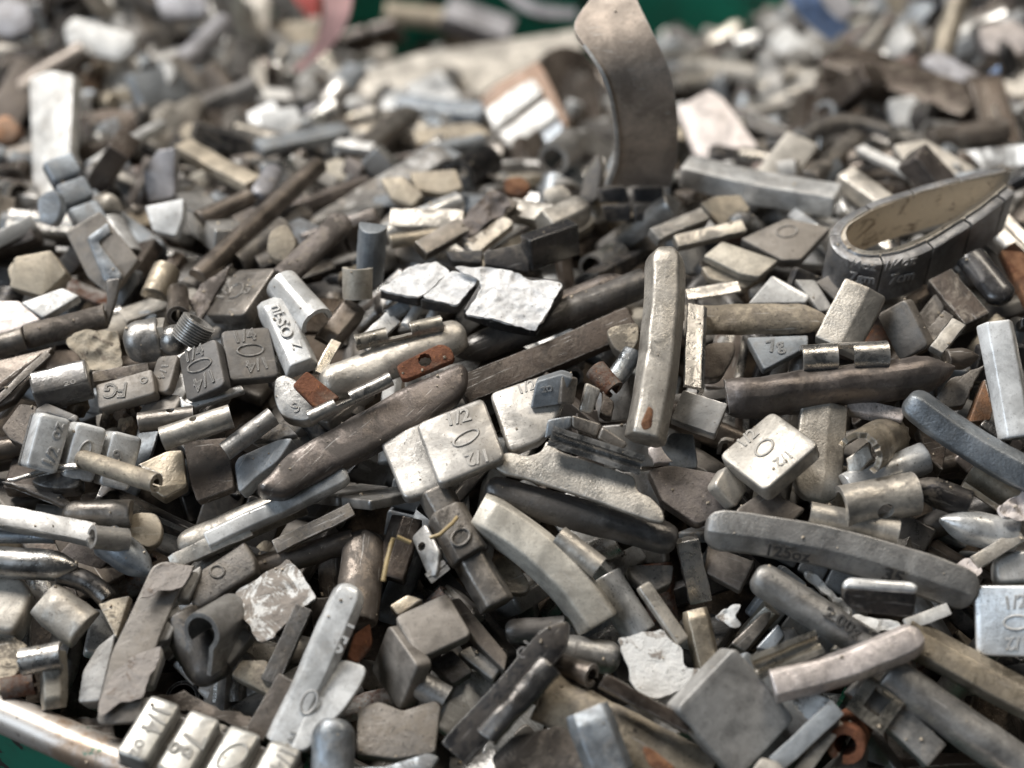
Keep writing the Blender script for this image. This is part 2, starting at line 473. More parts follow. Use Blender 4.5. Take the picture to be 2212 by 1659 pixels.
# -- strip of n blocks on a tape
def STRIP(label, A, B, D, r, nseg, col, Tm=5., lvl=3, gap=.2, mat='zinc', txt=None, rings=None, nick=None, tape='dgrey', flip=False, bev=1.0, rc=1.6, cols=None):
    pa, pb, pd = px(A), px(B), px(D)
    va, vb, n, P0 = solve(pa, pb, pd, r, lvl, flip)
    root = thing('st', label, ((A[0] + B[0]) / 2, (A[1] + B[1]) / 2), lvl, nick)
    ex = va.normalized(); ey = n.cross(ex); L = va.length; pitch = L / nseg
    me0 = plate_mesh(rrect(pitch * (1 - gap), vb.length, rc * .001), Tm * .001, bev * .001, 'segment')
    for i in range(nseg):
        c = P0 + ex * (-L / 2 + pitch * (i + .5 * (1 - gap)))
        put('segment', me0, mat, frame(ex, ey, n, c), cols[i] if cols else col, root)
    put('tape', plate_mesh(rrect(L * (1 - gap * .6 / nseg), vb.length * .97, .001), .0011, .0002, 'tape'), 'plate', frame(ex, ey, n, P0 - ex * pitch * gap * .5 - n * (Tm * .001 - .0002)), tape, root)
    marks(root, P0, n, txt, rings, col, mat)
    return root

# -- B: bar swept along an axis
def prof2(kind, w, h):
    P = {'D': [(-.5,-.5),(.5,-.5)] + [(.5 * math.cos(t), -.35 + .85 * math.sin(t)) for t in [i * math.pi / 9 for i in range(10)]],
         'trap': [(-.5,-.5),(.5,-.5),(.5,-.12),(.33,.5),(-.33,.5),(-.5,-.12)],
         'rect': [(-.5,-.5),(.5,-.5),(.5,.5),(-.5,.5)],
         'round': [(.5 * math.cos(t), .5 * math.sin(t)) for t in [i * 2 * math.pi / 18 for i in range(18)]],
         'hex': [(-.5,-.1),(-.28,-.5),(.28,-.5),(.5,-.1),(.30,.5),(-.30,.5)],
         'ridge': [(-.5,-.5),(.5,-.5),(.5,.05),(.16,.42),(.10,.5),(-.46,.5),(-.5,.44)],
         'tri': [(-.5,-.5),(.5,-.5),(.08,.5),(-.08,.5)]}[kind]
    P = [(a * w, b * h) for a, b in P]
    if area2(P) < 0: P = P[::-1]
    return rounded(P, min(w, h) * (.05 if kind in ('round',) else .09), 2 if kind not in ('round', 'D') else 1)
def bar_mesh(L, w, h, kind='D', ends=('flat', 'flat'), bow=0., name='body', rough=.00025, N=26):
    bm = bmesh.new(); P = prof2(kind, w, h); rows = []
    sts = [0., .004, .012, .03, .06] + [.1 + .8 * i / (N - 11) for i in range(N - 10)] + [.94, .97, .988, .996, 1.]
    for s in sts:
        x = -L / 2 + L * s
        ky = kz = 1.; dz = 0.
        for end, t in ((ends[0], s * L), (ends[1], (1 - s) * L)):
            if end == 'flat':
                e = min(1, t / (.06 * w)); ky *= .93 + .07 * math.sqrt(max(0, 1 - (1 - e) ** 2)); kz *= .90 + .10 * math.sqrt(max(0, 1 - (1 - e) ** 2))
            elif end == 'round':
                e = min(1, t / (.42 * w)); q = math.sqrt(max(0., 1 - (1 - e) ** 2)); ky *= .25 + .75 * q; kz *= .45 + .55 * q
            elif end == 'boat':
                e = min(1, t / (.95 * w)); ky *= .12 + .88 * (1 - (1 - e) ** 2); kz *= .25 + .75 * (1 - (1 - e) ** 1.7); dz += -h * .12 * (1 - e)
            elif end == 'cut':
                e = min(1, t / (.30 * w)); kz *= .35 + .65 * e; ky *= .9 + .1 * e
        q = 2 * s - 1
        cy = bow * (1 - q * q); sl = math.atan2(-4 * bow * q / L, 1.)
        ca, sa = math.cos(sl), math.sin(sl)
        rows.append([bm.verts.new((x - a * ky * sa, cy + a * ky * ca, b * kz + dz)) for a, b in P])
    n = len(P)
    for A, B in zip(rows, rows[1:]):
        for i in range(n): bm.faces.new((A[i], A[(i + 1) % n], B[(i + 1) % n], B[i]))
    f = [bm.faces.new(rows[0][::-1]), bm.faces.new(rows[-1])]
    bmesh.ops.triangulate(bm, faces=f)
    wob(bm, .0007, 32, seed()); wob(bm, rough, 110, seed()); wob(bm, rough * .6, 380, seed())
    return done(bm, name, 42)
def axis(p0, p1, lvl, dz=(0, 0), roll=0., gy=.45):
    u0, v0 = px(p0); u1, v1 = px(p1); L = LIFT(lvl)
    dm = depth((u0 + u1) / 2, (v0 + v1) / 2)
    d0 = depth(u0, v0) * .6 + dm * .4; d1 = depth(u1, v1) * .6 + dm * .4
    A = CAM + ray(u0, v0) * (d0 - L + dz[0] * .001); B = CAM + ray(u1, v1) * (d1 - L + dz[1] * .001)
    ex = (B - A); ln = ex.length; ex.normalize(); P = (A + B) / 2
    up = (heapn(P) * .75 + (CAM - P).normalized() * .5)
    ez = (up - ex * up.dot(ex)).normalized(); ey = ez.cross(ex)
    R = Matrix.Rotation(RAD(roll), 3, ex); ez = R @ ez; ey = R @ ey
    view = (CAM - P).normalized(); side = ex.cross(view)
    return A, B, P, ex, ey, ez, ln, side.length
def B(code, label, p0, p1, w, kind='D', col='grey', lvl=2, e=('flat', 'flat'), h=.62, roll=0., mid=None, dz=(0, 0), mat='lead', txt=None, rings=None, parent=None, part=None, nick=None, rough=.00025, top=None):
    A, Bp, P, ex, ey, ez, L, sl = axis(p0, p1, lvl, dz, roll)
    W = w * TILE[2] * (P - CAM).dot(FW) / FPX
    bow = 0.
    if mid:
        Q = onplane(*px(mid), P, ez); bow = (Q - P).dot(ey)
        if abs(bow) > L * .3: bow = math.copysign(L * .3, bow)
    wrap = None; nm = part or 'body'
    if parent is None and (txt or rings):
        parent = thing(code, label, ((p0[0] + p1[0]) / 2, (p0[1] + p1[1]) / 2), lvl, nick); wrap = parent
    me = bar_mesh(L, W, W * h, kind, e, bow, nm, rough)
    o = put(nm, me, mat, frame(ex, ey, ez, P), col, parent)
    c = px(((p0[0] + p1[0]) / 2, (p0[1] + p1[1]) / 2))
    if parent is None: info(o, code, label, c, nick)
    if txt or rings:
        nn = ez
        if top is not None: nn = Matrix.Rotation(RAD(top), 3, ex) @ ez
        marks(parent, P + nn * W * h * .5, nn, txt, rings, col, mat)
    return wrap or o

# -- C: bent steel sheet
def arc(a0, a1, r=.5, n=14, cy=0., cz=0.): return [(cy + r * math.cos(RAD(a0 + (a1 - a0) * i / n)), cz + r * math.sin(RAD(a0 + (a1 - a0) * i / n))) for i in range(n + 1)]
SHEET = {'half': arc(-10, 190), 'open': [(y, -z) for y, z in arc(-5, 185)], 'tube': arc(-80, 250, n=24), 'curl': arc(-40, 230, n=20) + [(-.3, -.75), (-.25, -1.1)],
         'cap': arc(20, 160), 'J': [(-.9, -.15), (-.5, -.1), (-.2, -.02)] + arc(200, -20, .36, 12, .14, .12), 'flat': [(-.5, 0), (-.25, .03), (0, .045), (.25, .03), (.5, 0)],
         'L': [(-.5, 0), (-.1, 0), (.3, .02), (.44, -.05), (.5, -.2), (.5, -.6)], 'wave': [(-.5, -.2), (-.3, .1), (-.1, .2), (.1, .1), (.25, -.1), (.5, -.2)]}
def sheet_mesh(L, w, kind, th, name, hole=None, notch=None, ragged=0.):
    pr = SHEET[kind]; bm = bmesh.new(); N = 36 if hole else 22; rows = []; par = {}
    rg = random.Random(seed())
    # resample the section evenly
    seg = [0.]
    for a, b in zip(pr, pr[1:]): seg.append(seg[-1] + math.dist(a, b))
    Mn = 36 if hole else 22; pts = []
    for i in range(Mn + 1):
        t = seg[-1] * i / Mn; j = max(k for k in range(len(seg)) if seg[k] <= t + 1e-9); j = min(j, len(pr) - 2)
        f = (t - seg[j]) / (seg[j + 1] - seg[j]); pts.append((pr[j][0] + (pr[j + 1][0] - pr[j][0]) * f, pr[j][1] + (pr[j + 1][1] - pr[j][1]) * f))
    for i in range(N + 1):
        s = i / N; rows.append([bm.verts.new((-L / 2 + L * s + (rg.uniform(-ragged, ragged) * L if i in (0, N) else 0), a * w, b * w)) for a, b in pts])
    arcw = seg[-1] * w
    for i in range(N):
        for j in range(Mn):
            s = (i + .5) / N; q = (j + .5) / Mn
            if hole and ((s - hole[0]) * L) ** 2 + ((q - hole[1]) * arcw) ** 2 < (hole[2] * w) ** 2: continue
            if notch and notch[0] < s < notch[1] and notch[2] < q < notch[3]: continue
            bm.faces.new((rows[i][j], rows[i + 1][j], rows[i + 1][j + 1], rows[i][j + 1]))
    for v in [v for v in bm.verts if not v.link_faces]: bm.verts.remove(v)
    if hole:
        for i in range(1, N):
            for j in range(1, Mn):
                v = rows[i][j]
                if not v.is_valid or not any(e.is_boundary for e in v.link_edges): continue
                dx, dy = (i / N - hole[0]) * L, (j / Mn - hole[1]) * arcw; dd = math.hypot(dx, dy); R0 = hole[2] * w
                if dd > R0 * 1.6: continue
                s2 = hole[0] + dx / dd * R0 / L; q2 = (hole[1] + dy / dd * R0 / arcw) * Mn; k = max(0, min(Mn - 1, int(q2))); f = q2 - k
                v.co = (-L / 2 + L * s2, (pts[k][0] * (1 - f) + pts[k + 1][0] * f) * w, (pts[k][1] * (1 - f) + pts[k + 1][1] * f) * w)
    bmesh.ops.recalc_face_normals(bm, faces=bm.faces)
    bmesh.ops.solidify(bm, geom=list(bm.faces), thickness=th)
    wob(bm, .00018, 130, seed())
    return done(bm, name, 50)
def C(code, label, p0, p1, w, kind='half', col='steel', lvl=4, th=.9, roll=0., hole=None, notch=None, dz=(0, 0), mat='steel', parent=None, part=None, nick=None, ragged=0.):
    A, Bp, P, ex, ey, ez, L, sl = axis(p0, p1, lvl, dz, roll)
    W = w * TILE[2] * (P - CAM).dot(FW) / FPX
    me = sheet_mesh(L, W, kind, th * .001, part or 'clip', hole, notch, ragged)
    o = put(part or 'clip', me, mat, frame(ex, ey, ez, P), col, parent)
    c = px(((p0[0] + p1[0]) / 2, (p0[1] + p1[1]) / 2))
    if parent is None: info(o, code, label, c, nick)
    return o

# -- W: torn paper / foam sheet, crumpled
def W(code, label, pts, col='white', lvl=4, g=(0, .35), Tm=1., crumple=1.2, mat='paper', parent=None, part=None, nick=None, cell=.0007, anchor=None, edge=.0007):
    P = [px(p) for p in pts]
    cu = sum(p[0] for p in P) / len(P); cv = sum(p[1] for p in P) / len(P)
    n = gn(g); P0 = at(cu, cv, LIFT(lvl)) if anchor is None else at(*px(anchor), LIFT(lvl))
    if anchor: P0 = onplane(cu, cv, P0, n)
    Mx = frame_n(n, P0); inv = Mx.inverted()
    poly = [Vector((inv @ onplane(*p, P0, n)).xy) for p in P]
    x0 = min(p.x for p in poly); x1 = max(p.x for p in poly); y0 = min(p.y for p in poly); y1 = max(p.y for p in poly)
    cell = max(cell, (x1 - x0) / 70); nx = int((x1 - x0) / cell) + 2; ny = int((y1 - y0) / cell) + 2
    sd = seed(); rg = random.Random(sd); off = Vector((sd * 3.1 % 40, sd * 1.7 % 40, 0))
    def inside(p):
        c = False; m = len(poly); j = m - 1
        for i in range(m):
            a, b = poly[i], poly[j]
            if (a.y > p.y) != (b.y > p.y) and p.x < (b.x - a.x) * (p.y - a.y) / (b.y - a.y) + a.x: c = not c
            j = i
        return c
    bm = bmesh.new(); vs = {}
    def vert(i, j):
        if (i, j) not in vs:
            q = Vector((x0 + i * cell, y0 + j * cell, 0)); s = q + off
            z = noise.noise(s * 90) * .0012 - abs(noise.noise(s * 170 + Vector((3, 7, 1)))) * .0016 - abs(noise.noise(s * 330)) * .0006 + noise.noise(s * 800) * .00025
            vs[i, j] = bm.verts.new((q.x, q.y, z * crumple))
        return vs[i, j]
    for i in range(nx):
        for j in range(ny):
            c = Vector((x0 + (i + .5) * cell, y0 + (j + .5) * cell)); c += Vector((noise.noise(Vector((c.x, c.y, 1)) * 330 + off), noise.noise(Vector((c.x, c.y, 9)) * 330 + off))) * edge
            if inside(c): bm.faces.new((vert(i, j), vert(i + 1, j), vert(i + 1, j + 1), vert(i, j + 1)))
    for _ in range(3):
        mv = {}
        for v in bm.verts:
            nb = [e.other_vert(v).co for e in v.link_edges if e.is_boundary]
            if len(nb) >= 2: mv[v] = v.co * .5 + sum(nb, Vector()) / len(nb) * .5
        for v, c in mv.items(): v.co = c
    bmesh.ops.recalc_face_normals(bm, faces=bm.faces)
    if bm.faces and sum(f.normal.z for f in bm.faces) < 0: bmesh.ops.reverse_faces(bm, faces=bm.faces)
    bmesh.ops.solidify(bm, geom=list(bm.faces), thickness=Tm * .001)
    o = put(part or 'paper_backing', done(bm, 'paper', 60), mat, Mx, col, parent)
    if parent is None: info(o, code, label, (cu, cv), nick)
    return o

# -- R: ribbon between two edges with its own depth along the way
def R_(code, label, left, right, dep, Tm, col, mat, parent=None, part=None, lvl=3, nick=None, sub=5):
    L0 = [px(p) for p in left]; R0 = [px(p) for p in right]
    base = depth(*L0[-1]) - LIFT(lvl)
    def cr(a, i, t):
        p = [a[max(0, min(len(a) - 1, k))] for k in (i - 1, i, i + 1, i + 2)]
        f = lambda q: .5 * ((2 * p[1][q]) + (-p[0][q] + p[2][q]) * t + (2 * p[0][q] - 5 * p[1][q] + 4 * p[2][q] - p[3][q]) * t * t + (-p[0][q] + 3 * p[1][q] - 3 * p[2][q] + p[3][q]) * t ** 3)
        return [f(q) for q in range(len(p[0]))]
    bm = bmesh.new(); rows = []; mm = 8
    D = [(d,) for d in dep]
    for i in range(len(L0) - 1):
        for k in range(sub + (1 if i == len(L0) - 2 else 0)):
            t = k / sub; a = cr(L0, i, t); b = cr(R0, i, t); d = base + cr(D, i, t)[0] * .001
            A = CAM + ray(*a) * d; Bq = CAM + ray(*b) * d
            rows.append([bm.verts.new(A.lerp(Bq, j / mm)) for j in range(mm + 1)])
    for A, Bq in zip(rows, rows[1:]):
        for j in range(mm): bm.faces.new((A[j], A[j + 1], Bq[j + 1], Bq[j]))
    ctr = sum((v.co for v in bm.verts), Vector()) / len(bm.verts)
    for v in bm.verts: v.co -= ctr
    bmesh.ops.recalc_face_normals(bm, faces=bm.faces)
    f0 = sum((f.normal.dot((CAM - ctr)) for f in bm.faces))
    if f0 < 0: bmesh.ops.reverse_faces(bm, faces=bm.faces)
    bmesh.ops.solidify(bm, geom=list(bm.faces), thickness=Tm * .001)
    o = put(part or 'body', done(bm, part or 'body', 45), mat, Matrix.Translation(ctr), col, parent)
    if parent is None: info(o, code, label, L0[len(L0) // 2], nick)
    return o
def tube(pts, r, name, mat, col, parent=None, closed=False, sides=8):
    """A thin tube through world points."""
    bm = bmesh.new(); rows = []; n = len(pts); c = sum(pts, Vector()) / n
    for i, p in enumerate(pts):
        a = pts[(i - 1) % n] if closed or i else p; b = pts[(i + 1) % n] if closed or i < n - 1 else p
        t = (b - a).normalized(); s = t.cross(Vector((0, 0, 1))); s = s.normalized() if s.length > .05 else Vector((1, 0, 0)); q = s.cross(t)
        rr = r(i / (n - 1)) if callable(r) else r
        rows.append([bm.verts.new(p - c + (s * math.cos(k) + q * math.sin(k)) * rr) for k in [2 * math.pi * j / sides for j in range(sides)]])
    for i in range(n if closed else n - 1):
        A, Bq = rows[i], rows[(i + 1) % n]
        for j in range(sides): bm.faces.new((A[j], A[(j + 1) % sides], Bq[(j + 1) % sides], Bq[j]))
    if not closed:
        bm.faces.new(rows[0][::-1]); bm.faces.new(rows[-1])
    return put(name, done(bm, name, 60), mat, Matrix.Translation(c), col, parent)
# ------------------------------------------------------------------ setting: floor, drum, dirt
def mesh_obj(name, verts, faces, mat, col, ang=40):
    bm = bmesh.new(); vs = [bm.verts.new(v) for v in verts]
    for f in faces: bm.faces.new([vs[i] for i in f])
    return put(name, done(bm, name, ang), mat, Matrix.Identity(4), col)
fl = mesh_obj('floor', [(-6, -6, 0), (6, -6, 0), (6, 6, 0), (-6, 6, 0)], [(0, 1, 2, 3)], 'grit', (.20, .19, .18))
fl['kind'] = 'structure'
RIM_Z = .868; DR = .38
def rim_point(u, v):
    r = ray(u, v); return CAM + r * ((RIM_Z - CAM.z) / r.z)
a, b = rim_point(-20, 1553), rim_point(330, 1688)
mid = (a + b) / 2; ch = (b - a); nn_ = Vector((-ch.y, ch.x, 0)).normalized()
if nn_.y < 0: nn_ = -nn_
DC = mid + nn_ * math.sqrt(DR * DR - (ch.length / 2) ** 2)
drum = bpy.data.objects.new('steel_drum', None); COL.objects.link(drum)
drum.location = (DC.x, DC.y, 0); info(drum, ('steel_drum', 'drum', None), 'green painted steel drum with a worn bare metal rim, full of wheel weights')
# paint, chipped to bare steel near the rim
g = NB('chipped_green_paint')
tc = g.new('ShaderNodeTexCoord'); n1 = g.noise(tc.outputs['Object'], 60, 6, .7); n2 = g.noise(tc.outputs['Object'], 14, 5, .6)
c = g.mix(g.ramp(n2, .3, .7), (.008, .19, .115), (.015, .26, .165)); n4 = g.noise(tc.outputs['Object'], 25, 8, .75); c = g.mix(g.ramp(n4, .50, .66, 0, .5), c, (.05, .055, .05)); c = g.mix(g.ramp(n1, .57, .60), c, (.03, .03, .028))
g.link(c, g.b.inputs['Base Color']); g.b.inputs['Roughness'].default_value = .45; M['green'] = g.m
g = NB('worn_rim_steel')
tc = g.new('ShaderNodeTexCoord'); n1 = g.noise(tc.outputs['Object'], 55, 6, .7); n2 = g.noise(tc.outputs['Object'], 130, 5, .7); n3 = g.noise(tc.outputs['Object'], 500, 3, .6)
c = g.mix(g.ramp(n1, .45, .62), (.62, .57, .52), (.40, .29, .21)); c = g.mix(g.ramp(n2, .62, .68, 0, .8), c, (.05, .16, .11)); c = g.mix(g.ramp(n3, .6, .7, 0, .5), c, (.12, .09, .07))
g.link(c, g.b.inputs['Base Color']); g.b.inputs['Roughness'].default_value = .42; g.b.inputs['Metallic'].default_value = .6; M['rim'] = g.m
def lathe(name, prof, mat, parent=None, N=160, loc=None, axis_M=None, col='green', ang=40):
    bm = bmesh.new(); rows = [[bm.verts.new((r * math.cos(2 * math.pi * i / N), r * math.sin(2 * math.pi * i / N), z)) for r, z in prof] for i in range(N)]
    for i in range(N):
        A, Bq = rows[i], rows[(i + 1) % N]
        for j in range(len(prof) - 1): bm.faces.new((A[j], Bq[j], Bq[j + 1], A[j + 1]))
    return put(name, done(bm, name, ang), mat, axis_M or Matrix.Translation(loc), col, parent)
rb = .0053
rim_ = lathe('rim', [(DR + rb * 1.0 * math.cos(t) - rb, RIM_Z + rb * .95 * math.sin(t) - rb) for t in [2 * math.pi * i / 16 for i in range(17)]], 'rim', drum, 420, DC.xy.to_3d())
for v_ in rim_.data.vertices: v_.co += noise.noise_vector(v_.co * 38) * .0007 + noise.noise_vector(v_.co * 11) * .0012
wall = [(DR - .004, .02)]
for z in (.28, .30, .32, .55, .57, .59): wall.append((DR - .004 + (.006 if z in (.30, .57) else 0), z))
wall += [(DR - .004, RIM_Z - rb), (DR - .0055, RIM_Z - rb), (DR - .0055, .03), (0.001, .03)]
lathe('shell', wall, 'green', drum, 160, DC.xy.to_3d())
# dirt and crumbs under the weights
bm = bmesh.new(); nx, ny = 130, 110; vs = {}
for i in range(nx):
    for j in range(ny):
        x = -.52 + 1.08 * i / (nx - 1); y = .12 + .95 * j / (ny - 1)
        d = math.hypot(x - DC.x, y - DC.y)
        z = heap(x, y) - .021 + .006 * noise.noise(Vector((x * 70, y * 70, 3))) + .004 * noise.noise(Vector((x * 190, y * 190, 5)))
        if y < .45 and d > DR - .016: continue
        vs[i, j] = bm.verts.new((x, y, z))
for i in range(nx - 1):
    for j in range(ny - 1):
        k = [(i, j), (i + 1, j), (i + 1, j + 1), (i, j + 1)]
        if all(q in vs for q in k): bm.faces.new([vs[q] for q in k])
dirt = put('dirt', done(bm, 'dirt', 180), 'grit', Matrix.Identity(4), (.12, .092, .068)); dirt['kind'] = 'stuff'
# ------------------------------------------------------------------ front left of the picture
T('H3')
STRIP('four-block silver strip marked 1/4 oz and 7g lying just inside the drum rim', (612,770), (1346,998), (500,985), 2.5, 4, (.44,.43,.40), Tm=6, lvl=8, gap=.25, nick='silver 1/4 oz strip by the rim',
  txt=[('1/4', (700,805), (645,905), .5, 1.15), ('oz', (610,935), (575,1005), .5, 1.1), ('7g', (835,910), (785,1010), .45, 1.2), ('1/4', (1250,985), (1195,1075), .45, 1.1)],
  rings=[((1005,1010), (1060,960), (970,985))])
r = thing('st', 'long taupe tape strip lying face down with grey blocks peeping out along its edge', (620,480), 6, 'face-down taupe tape strip')
K(None, '', [(655,185),(710,160),(815,180),(845,180),(770,300),(690,490),(640,640),(600,860),(415,870),(430,760),(480,560),(590,330)], 'taupe', 1.6, 6, (.05,.4), 'plate', parent=r, part='tape', rc=2)
for q in ([(800,235),(868,180),(868,215),(815,330),(778,325)], [(735,385),(770,350),(785,380),(730,505),(692,510)], [(670,560),(700,530),(708,575),(660,705),(628,700)], [(612,770),(640,745),(650,770),(620,820),(590,830)]):
    K(None, '', [(p[0]-18, p[1]+4) if i in (0, 4) else p for i, p in enumerate(q)], 'grey', 5, 5, (.1,.4), 'plate', parent=r, part='segment')
W(None, '', [(500,630),(560,590),(700,520),(690,590),(640,660),(615,760),(520,770),(425,850),(430,760)], (.40,.36,.33), 7, (.05,.4), .5, .35, parent=bpy.data.objects[r.name], part='torn_backing')
W(None, '', [(660,190),(720,165),(840,190),(790,280),(700,290),(600,330)], (.38,.34,.31), 7, (.05,.4), .5, .35, parent=bpy.data.objects[r.name], part='torn_backing')
K('aw', 'brown worn block with a stamped circle leaning on the taupe tape strip', [(862,205),(1020,100),(1055,75),(1100,150),(1105,210),(850,372),(822,345),(850,250)], 'taupe', 7, 5, (-.1,.55), 'dirty', bev=1., rings=[((938,208),(968,208),(938,182))], nick='brown block with a stamped circle')
r = thing('aw', 'square weight with torn dirty white paper on top, below the brown stamped block', (1190,320), 5, 'square with torn dirty white paper')
K(None, '', [(1020,290),(1250,155),(1365,310),(1130,500),(1050,410)], 'dgrey', 4, 5, (-.1,.4), 'dirty', parent=r, part='body')
W(None, '', [(1012,292),(1050,275),(1075,262),(1245,152),(1300,215),(1365,320),(1330,340),(1250,400),(1180,500),(1110,510),(1085,460),(1035,400)], 'white', 6, (-.1,.4), parent=r, part='torn_paper', crumple=.7, mat='spaper')
B('lb', 'thin mottled grey bar standing beside the torn white paper square', (1165,690), (1315,370), 75, 'rect', 'dgrey', 5, h=.8, mat='dirty')
r = thing('cw', 'blue-grey clip-on weight with a round curled clip and a pointed tip', (520,140), 5, 'blue-grey weight with a round curled clip')
B(None, '', (450,60), (655,215), 155, 'D', 'bgrey', 5, ('flat','boat'), mat='zinc', parent=r, part='body', h=.7)
C(None, '', (395,60), (545,75), 105, 'tube', 'steel', 8, 1.1, parent=r, roll=20, dz=(0,6))
B('cw', 'shiny dark half-round weight with a wet-looking highlight at the picture edge', (-160,150), (335,185), 135, 'D', 'grey', 5, ('flat','boat'), mat='steel', nick='shiny dark half-round weight')
C('cl', 'dull blue steel clip sheet above the shiny dark half-round weight', (-60,55), (238,60), 60, 'half', 'blue', 4)
B('st', 'pair of joined grey blocks running off the edge over the blue clip sheet', (-60,-40), (400,55), 95, 'rect', 'grey', 6, h=.7, mat='zinc', roll=-15)
K('lc', 'pale grey cut block at the picture edge under the shiny half-round weight', [(-90,225),(95,232),(140,295),(105,380),(60,475),(-90,440)], 'beige', 11, 4, (.1,.35), 'plate', bev=1.6, rc=4)
B('lc', 'pale beige half-round stub with a flat cut end', (185,320), (365,455), 195, 'D', 'beige', 4, ('cut','flat'), mat='lead', nick='pale beige half-round stub', h=.55)
B('lb', 'dark curved lead stub above the pale beige half-round stub', (245,215), (465,325), 95, 'D', 'dgrey', 4, mat='steel', mid=(370,245))
K('lc', 'tan flake propped behind the taupe tape strip', [(422,345),(470,330),(560,310),(500,500)], 'tan', 3, 4, (-.2,.4), 'dirty')
r = thing('cw', 'small weight with a shiny open ring clip near the rim', (220,620), 4, 'small weight with a shiny open ring clip')
C(None, '', (95,600), (270,570), 120, 'half', 'steel', 5, 1.1, parent=r, roll=5)
B(None, '', (225,560), (240,800), 120, 'hex', 'gold', 4, ('flat','cut'), mat='lead', parent=r, part='body', h=.8)
K('pb', 'tan flaky sheet at the picture edge above a rusty tube', [(-40,500),(60,480),(115,530),(90,620),(20,720),(-40,740)], 'tan', 2, 3, (0,.3), 'dirty', jag=.5)
C('cl', 'rusty dark tube against the rim', (10,720), (150,690), 100, 'tube', 'brown', 3, mat='rust')
K('aw', 'grey-beige plate on edge near the rim, half under the taupe tape strip', [(355,640),(420,530),(500,470),(480,560),(430,770),(335,775)], 'grey', 7, 4, (-.2,.4), 'plate')
r = thing('cw', 'heavy dull grey weight with a wide open clip loop beside the taupe strip', (860,560), 4, 'dull grey weight with a wide clip loop')
B(None, '', (770,400), (935,680), 200, 'D', 'dgrey', 4, ('flat','round'), mat='lead', parent=r, part='body')
C(None, '', (870,470), (1010,385), 175, 'curl', 'grey', 7, 1.2, parent=r, mat='lead', roll=-35, dz=(-3,10))
K('lc', 'small square grey stub under the torn paper square', [(965,570),(1040,440),(1095,480),(985,615)], 'grey', 6, 4, (0,.5), 'plate')
K('aw', 'pale block with a torn tan top and a black underside', [(995,655),(1040,590),(1150,590),(1180,690),(1165,745)], 'tan', 6, 4, (-.1,.4), 'dirty', nick='pale block with a black underside')
B('lb', 'narrow brown bar with a frayed edge pointing into the 1/4 oz strip', (1095,920), (1245,675), 90, 'rect', 'brown', 5, h=.5, mat='dirty')
K('pb', 'flat dirty brown plate crumbling behind the 1/4 oz strip', [(660,750),(790,725),(960,800),(1110,840),(1080,900),(940,850),(760,800)], 'brown', 3, 3, (0,.3), 'dirty', jag=.5)
K('pb', 'brown dirt-caked plate between the rim and the taupe strip', [(270,840),(480,840),(500,950),(440,965),(330,920)], 'brown', 3, 2, (0,.3), 'dirty', jag=.5)
K('aw', 'rounded tan plate with a dark rim behind the brown stamped block', [(560,-50),(680,-45),(705,20),(690,80),(645,108),(540,70)], 'tan', 3, 4, (0,.4), 'plate', rc=4)
B('cw', 'smooth grey-brown half-round weight with a cut end lying level', (275,-40), (560,-50), 118, 'D', 'taupe', 5, ('round','flat'), mat='lead')
r = thing('cw', 'broad beige weight with a rounded end under a narrow silver bar', (1000,50), 4, 'broad beige rounded weight')
B(None, '', (770,110), (1300,-110), 150, 'D', 'beige', 3, ('round','flat'), mat='lead', parent=r, part='body')
B(None, '', (735,180), (1080,20), 70, 'rect', 'beige', 5, ('cut','flat'), mat='lead', parent=r, part='clip_flange', h=.4)
B('cw', 'pale silver flat-topped bar with a rounded end, below the long brown bar', (900,80), (1500,-215), 92, 'trap', 'silver', 6, ('flat','round'), mat='paint', nick='pale silver flat-topped bar', h=.7)
B('lb', 'rough brown splinter of lead under the pale silver flat-topped bar', (1190,105), (1520,-60), 60, 'rect', 'taupe', 5, mat='dirty')
B('cw', 'dark brown round-ended rod standing behind the white 1.50oz weight', (1575,40), (1530,430), 195, 'round', 'brown', 5, ('round','flat'), mat='lead', nick='dark brown round-ended rod', dz=(10,0))
r = thing('cw', 'glossy white-silver weight stamped 1.50oz leaning down to the frame edge', (1400,640), 7, 'white-silver 1.50oz weight')
B(None, '', (1520,270), (1215,960), 152, 'trap', 'wsil', 7, ('round','flat'), mat='paint', parent=r, part='body', h=.6, txt=[('1.50oz', (1500,430), (1395,640), .6, 1.15), ('N', (1275,905), (1260,945), .12, .9)], rings=[((1335,775),(1352,725),(1368,780))])
K(None, '', [(1480,585),(1592,620),(1560,700),(1475,820),(1400,880),(1330,980),(1250,985),(1330,800),(1420,640)], 'wsil', 3, 7, (.1,.4), 'paint', parent=r, part='clip', rc=3, push=.0015)
K('lc', 'speckled rusty flake beside the 1.50oz lettering', [(1530,480),(1600,430),(1610,520),(1545,605),(1500,580)], 'rust', 4, 6, (.2,.4), 'rust')
B('lc', 'smooth blue-grey egg-ended lead slug at the bottom of the frame', (1445,850), (1435,1100), 190, 'round', 'bgrey', 7, ('round','flat'), mat='lead', nick='smooth blue-grey slug')
S('aw', 'square taupe plate lying flat over two others, beside the bent-clip weight', (1702,405), (1930,312), (1812,572), 1.12, 'taupe', 4, 6, 'plate', nick='flat square taupe plate')
S('aw', 'square taupe plate standing on its corner below the flat square one', (1675,440), (1812,590), (1588,660), 1.0, 'taupe', 5, 5, 'plate', flip=True, nick='taupe plate on its corner')
K('lc', 'small pale ridge of lead poking out above the flat square taupe plate', [(1680,355),(1760,305),(1830,330),(1720,400)], 'tan', 4, 5, (0,.4), 'lead')
K('aw', 'long brown stepped plate sliding under the flat square taupe plate', [(1935,330),(1985,320),(2195,570),(2180,640),(2060,520)], 'brown', 5, 4, (.15,.4), 'plate')
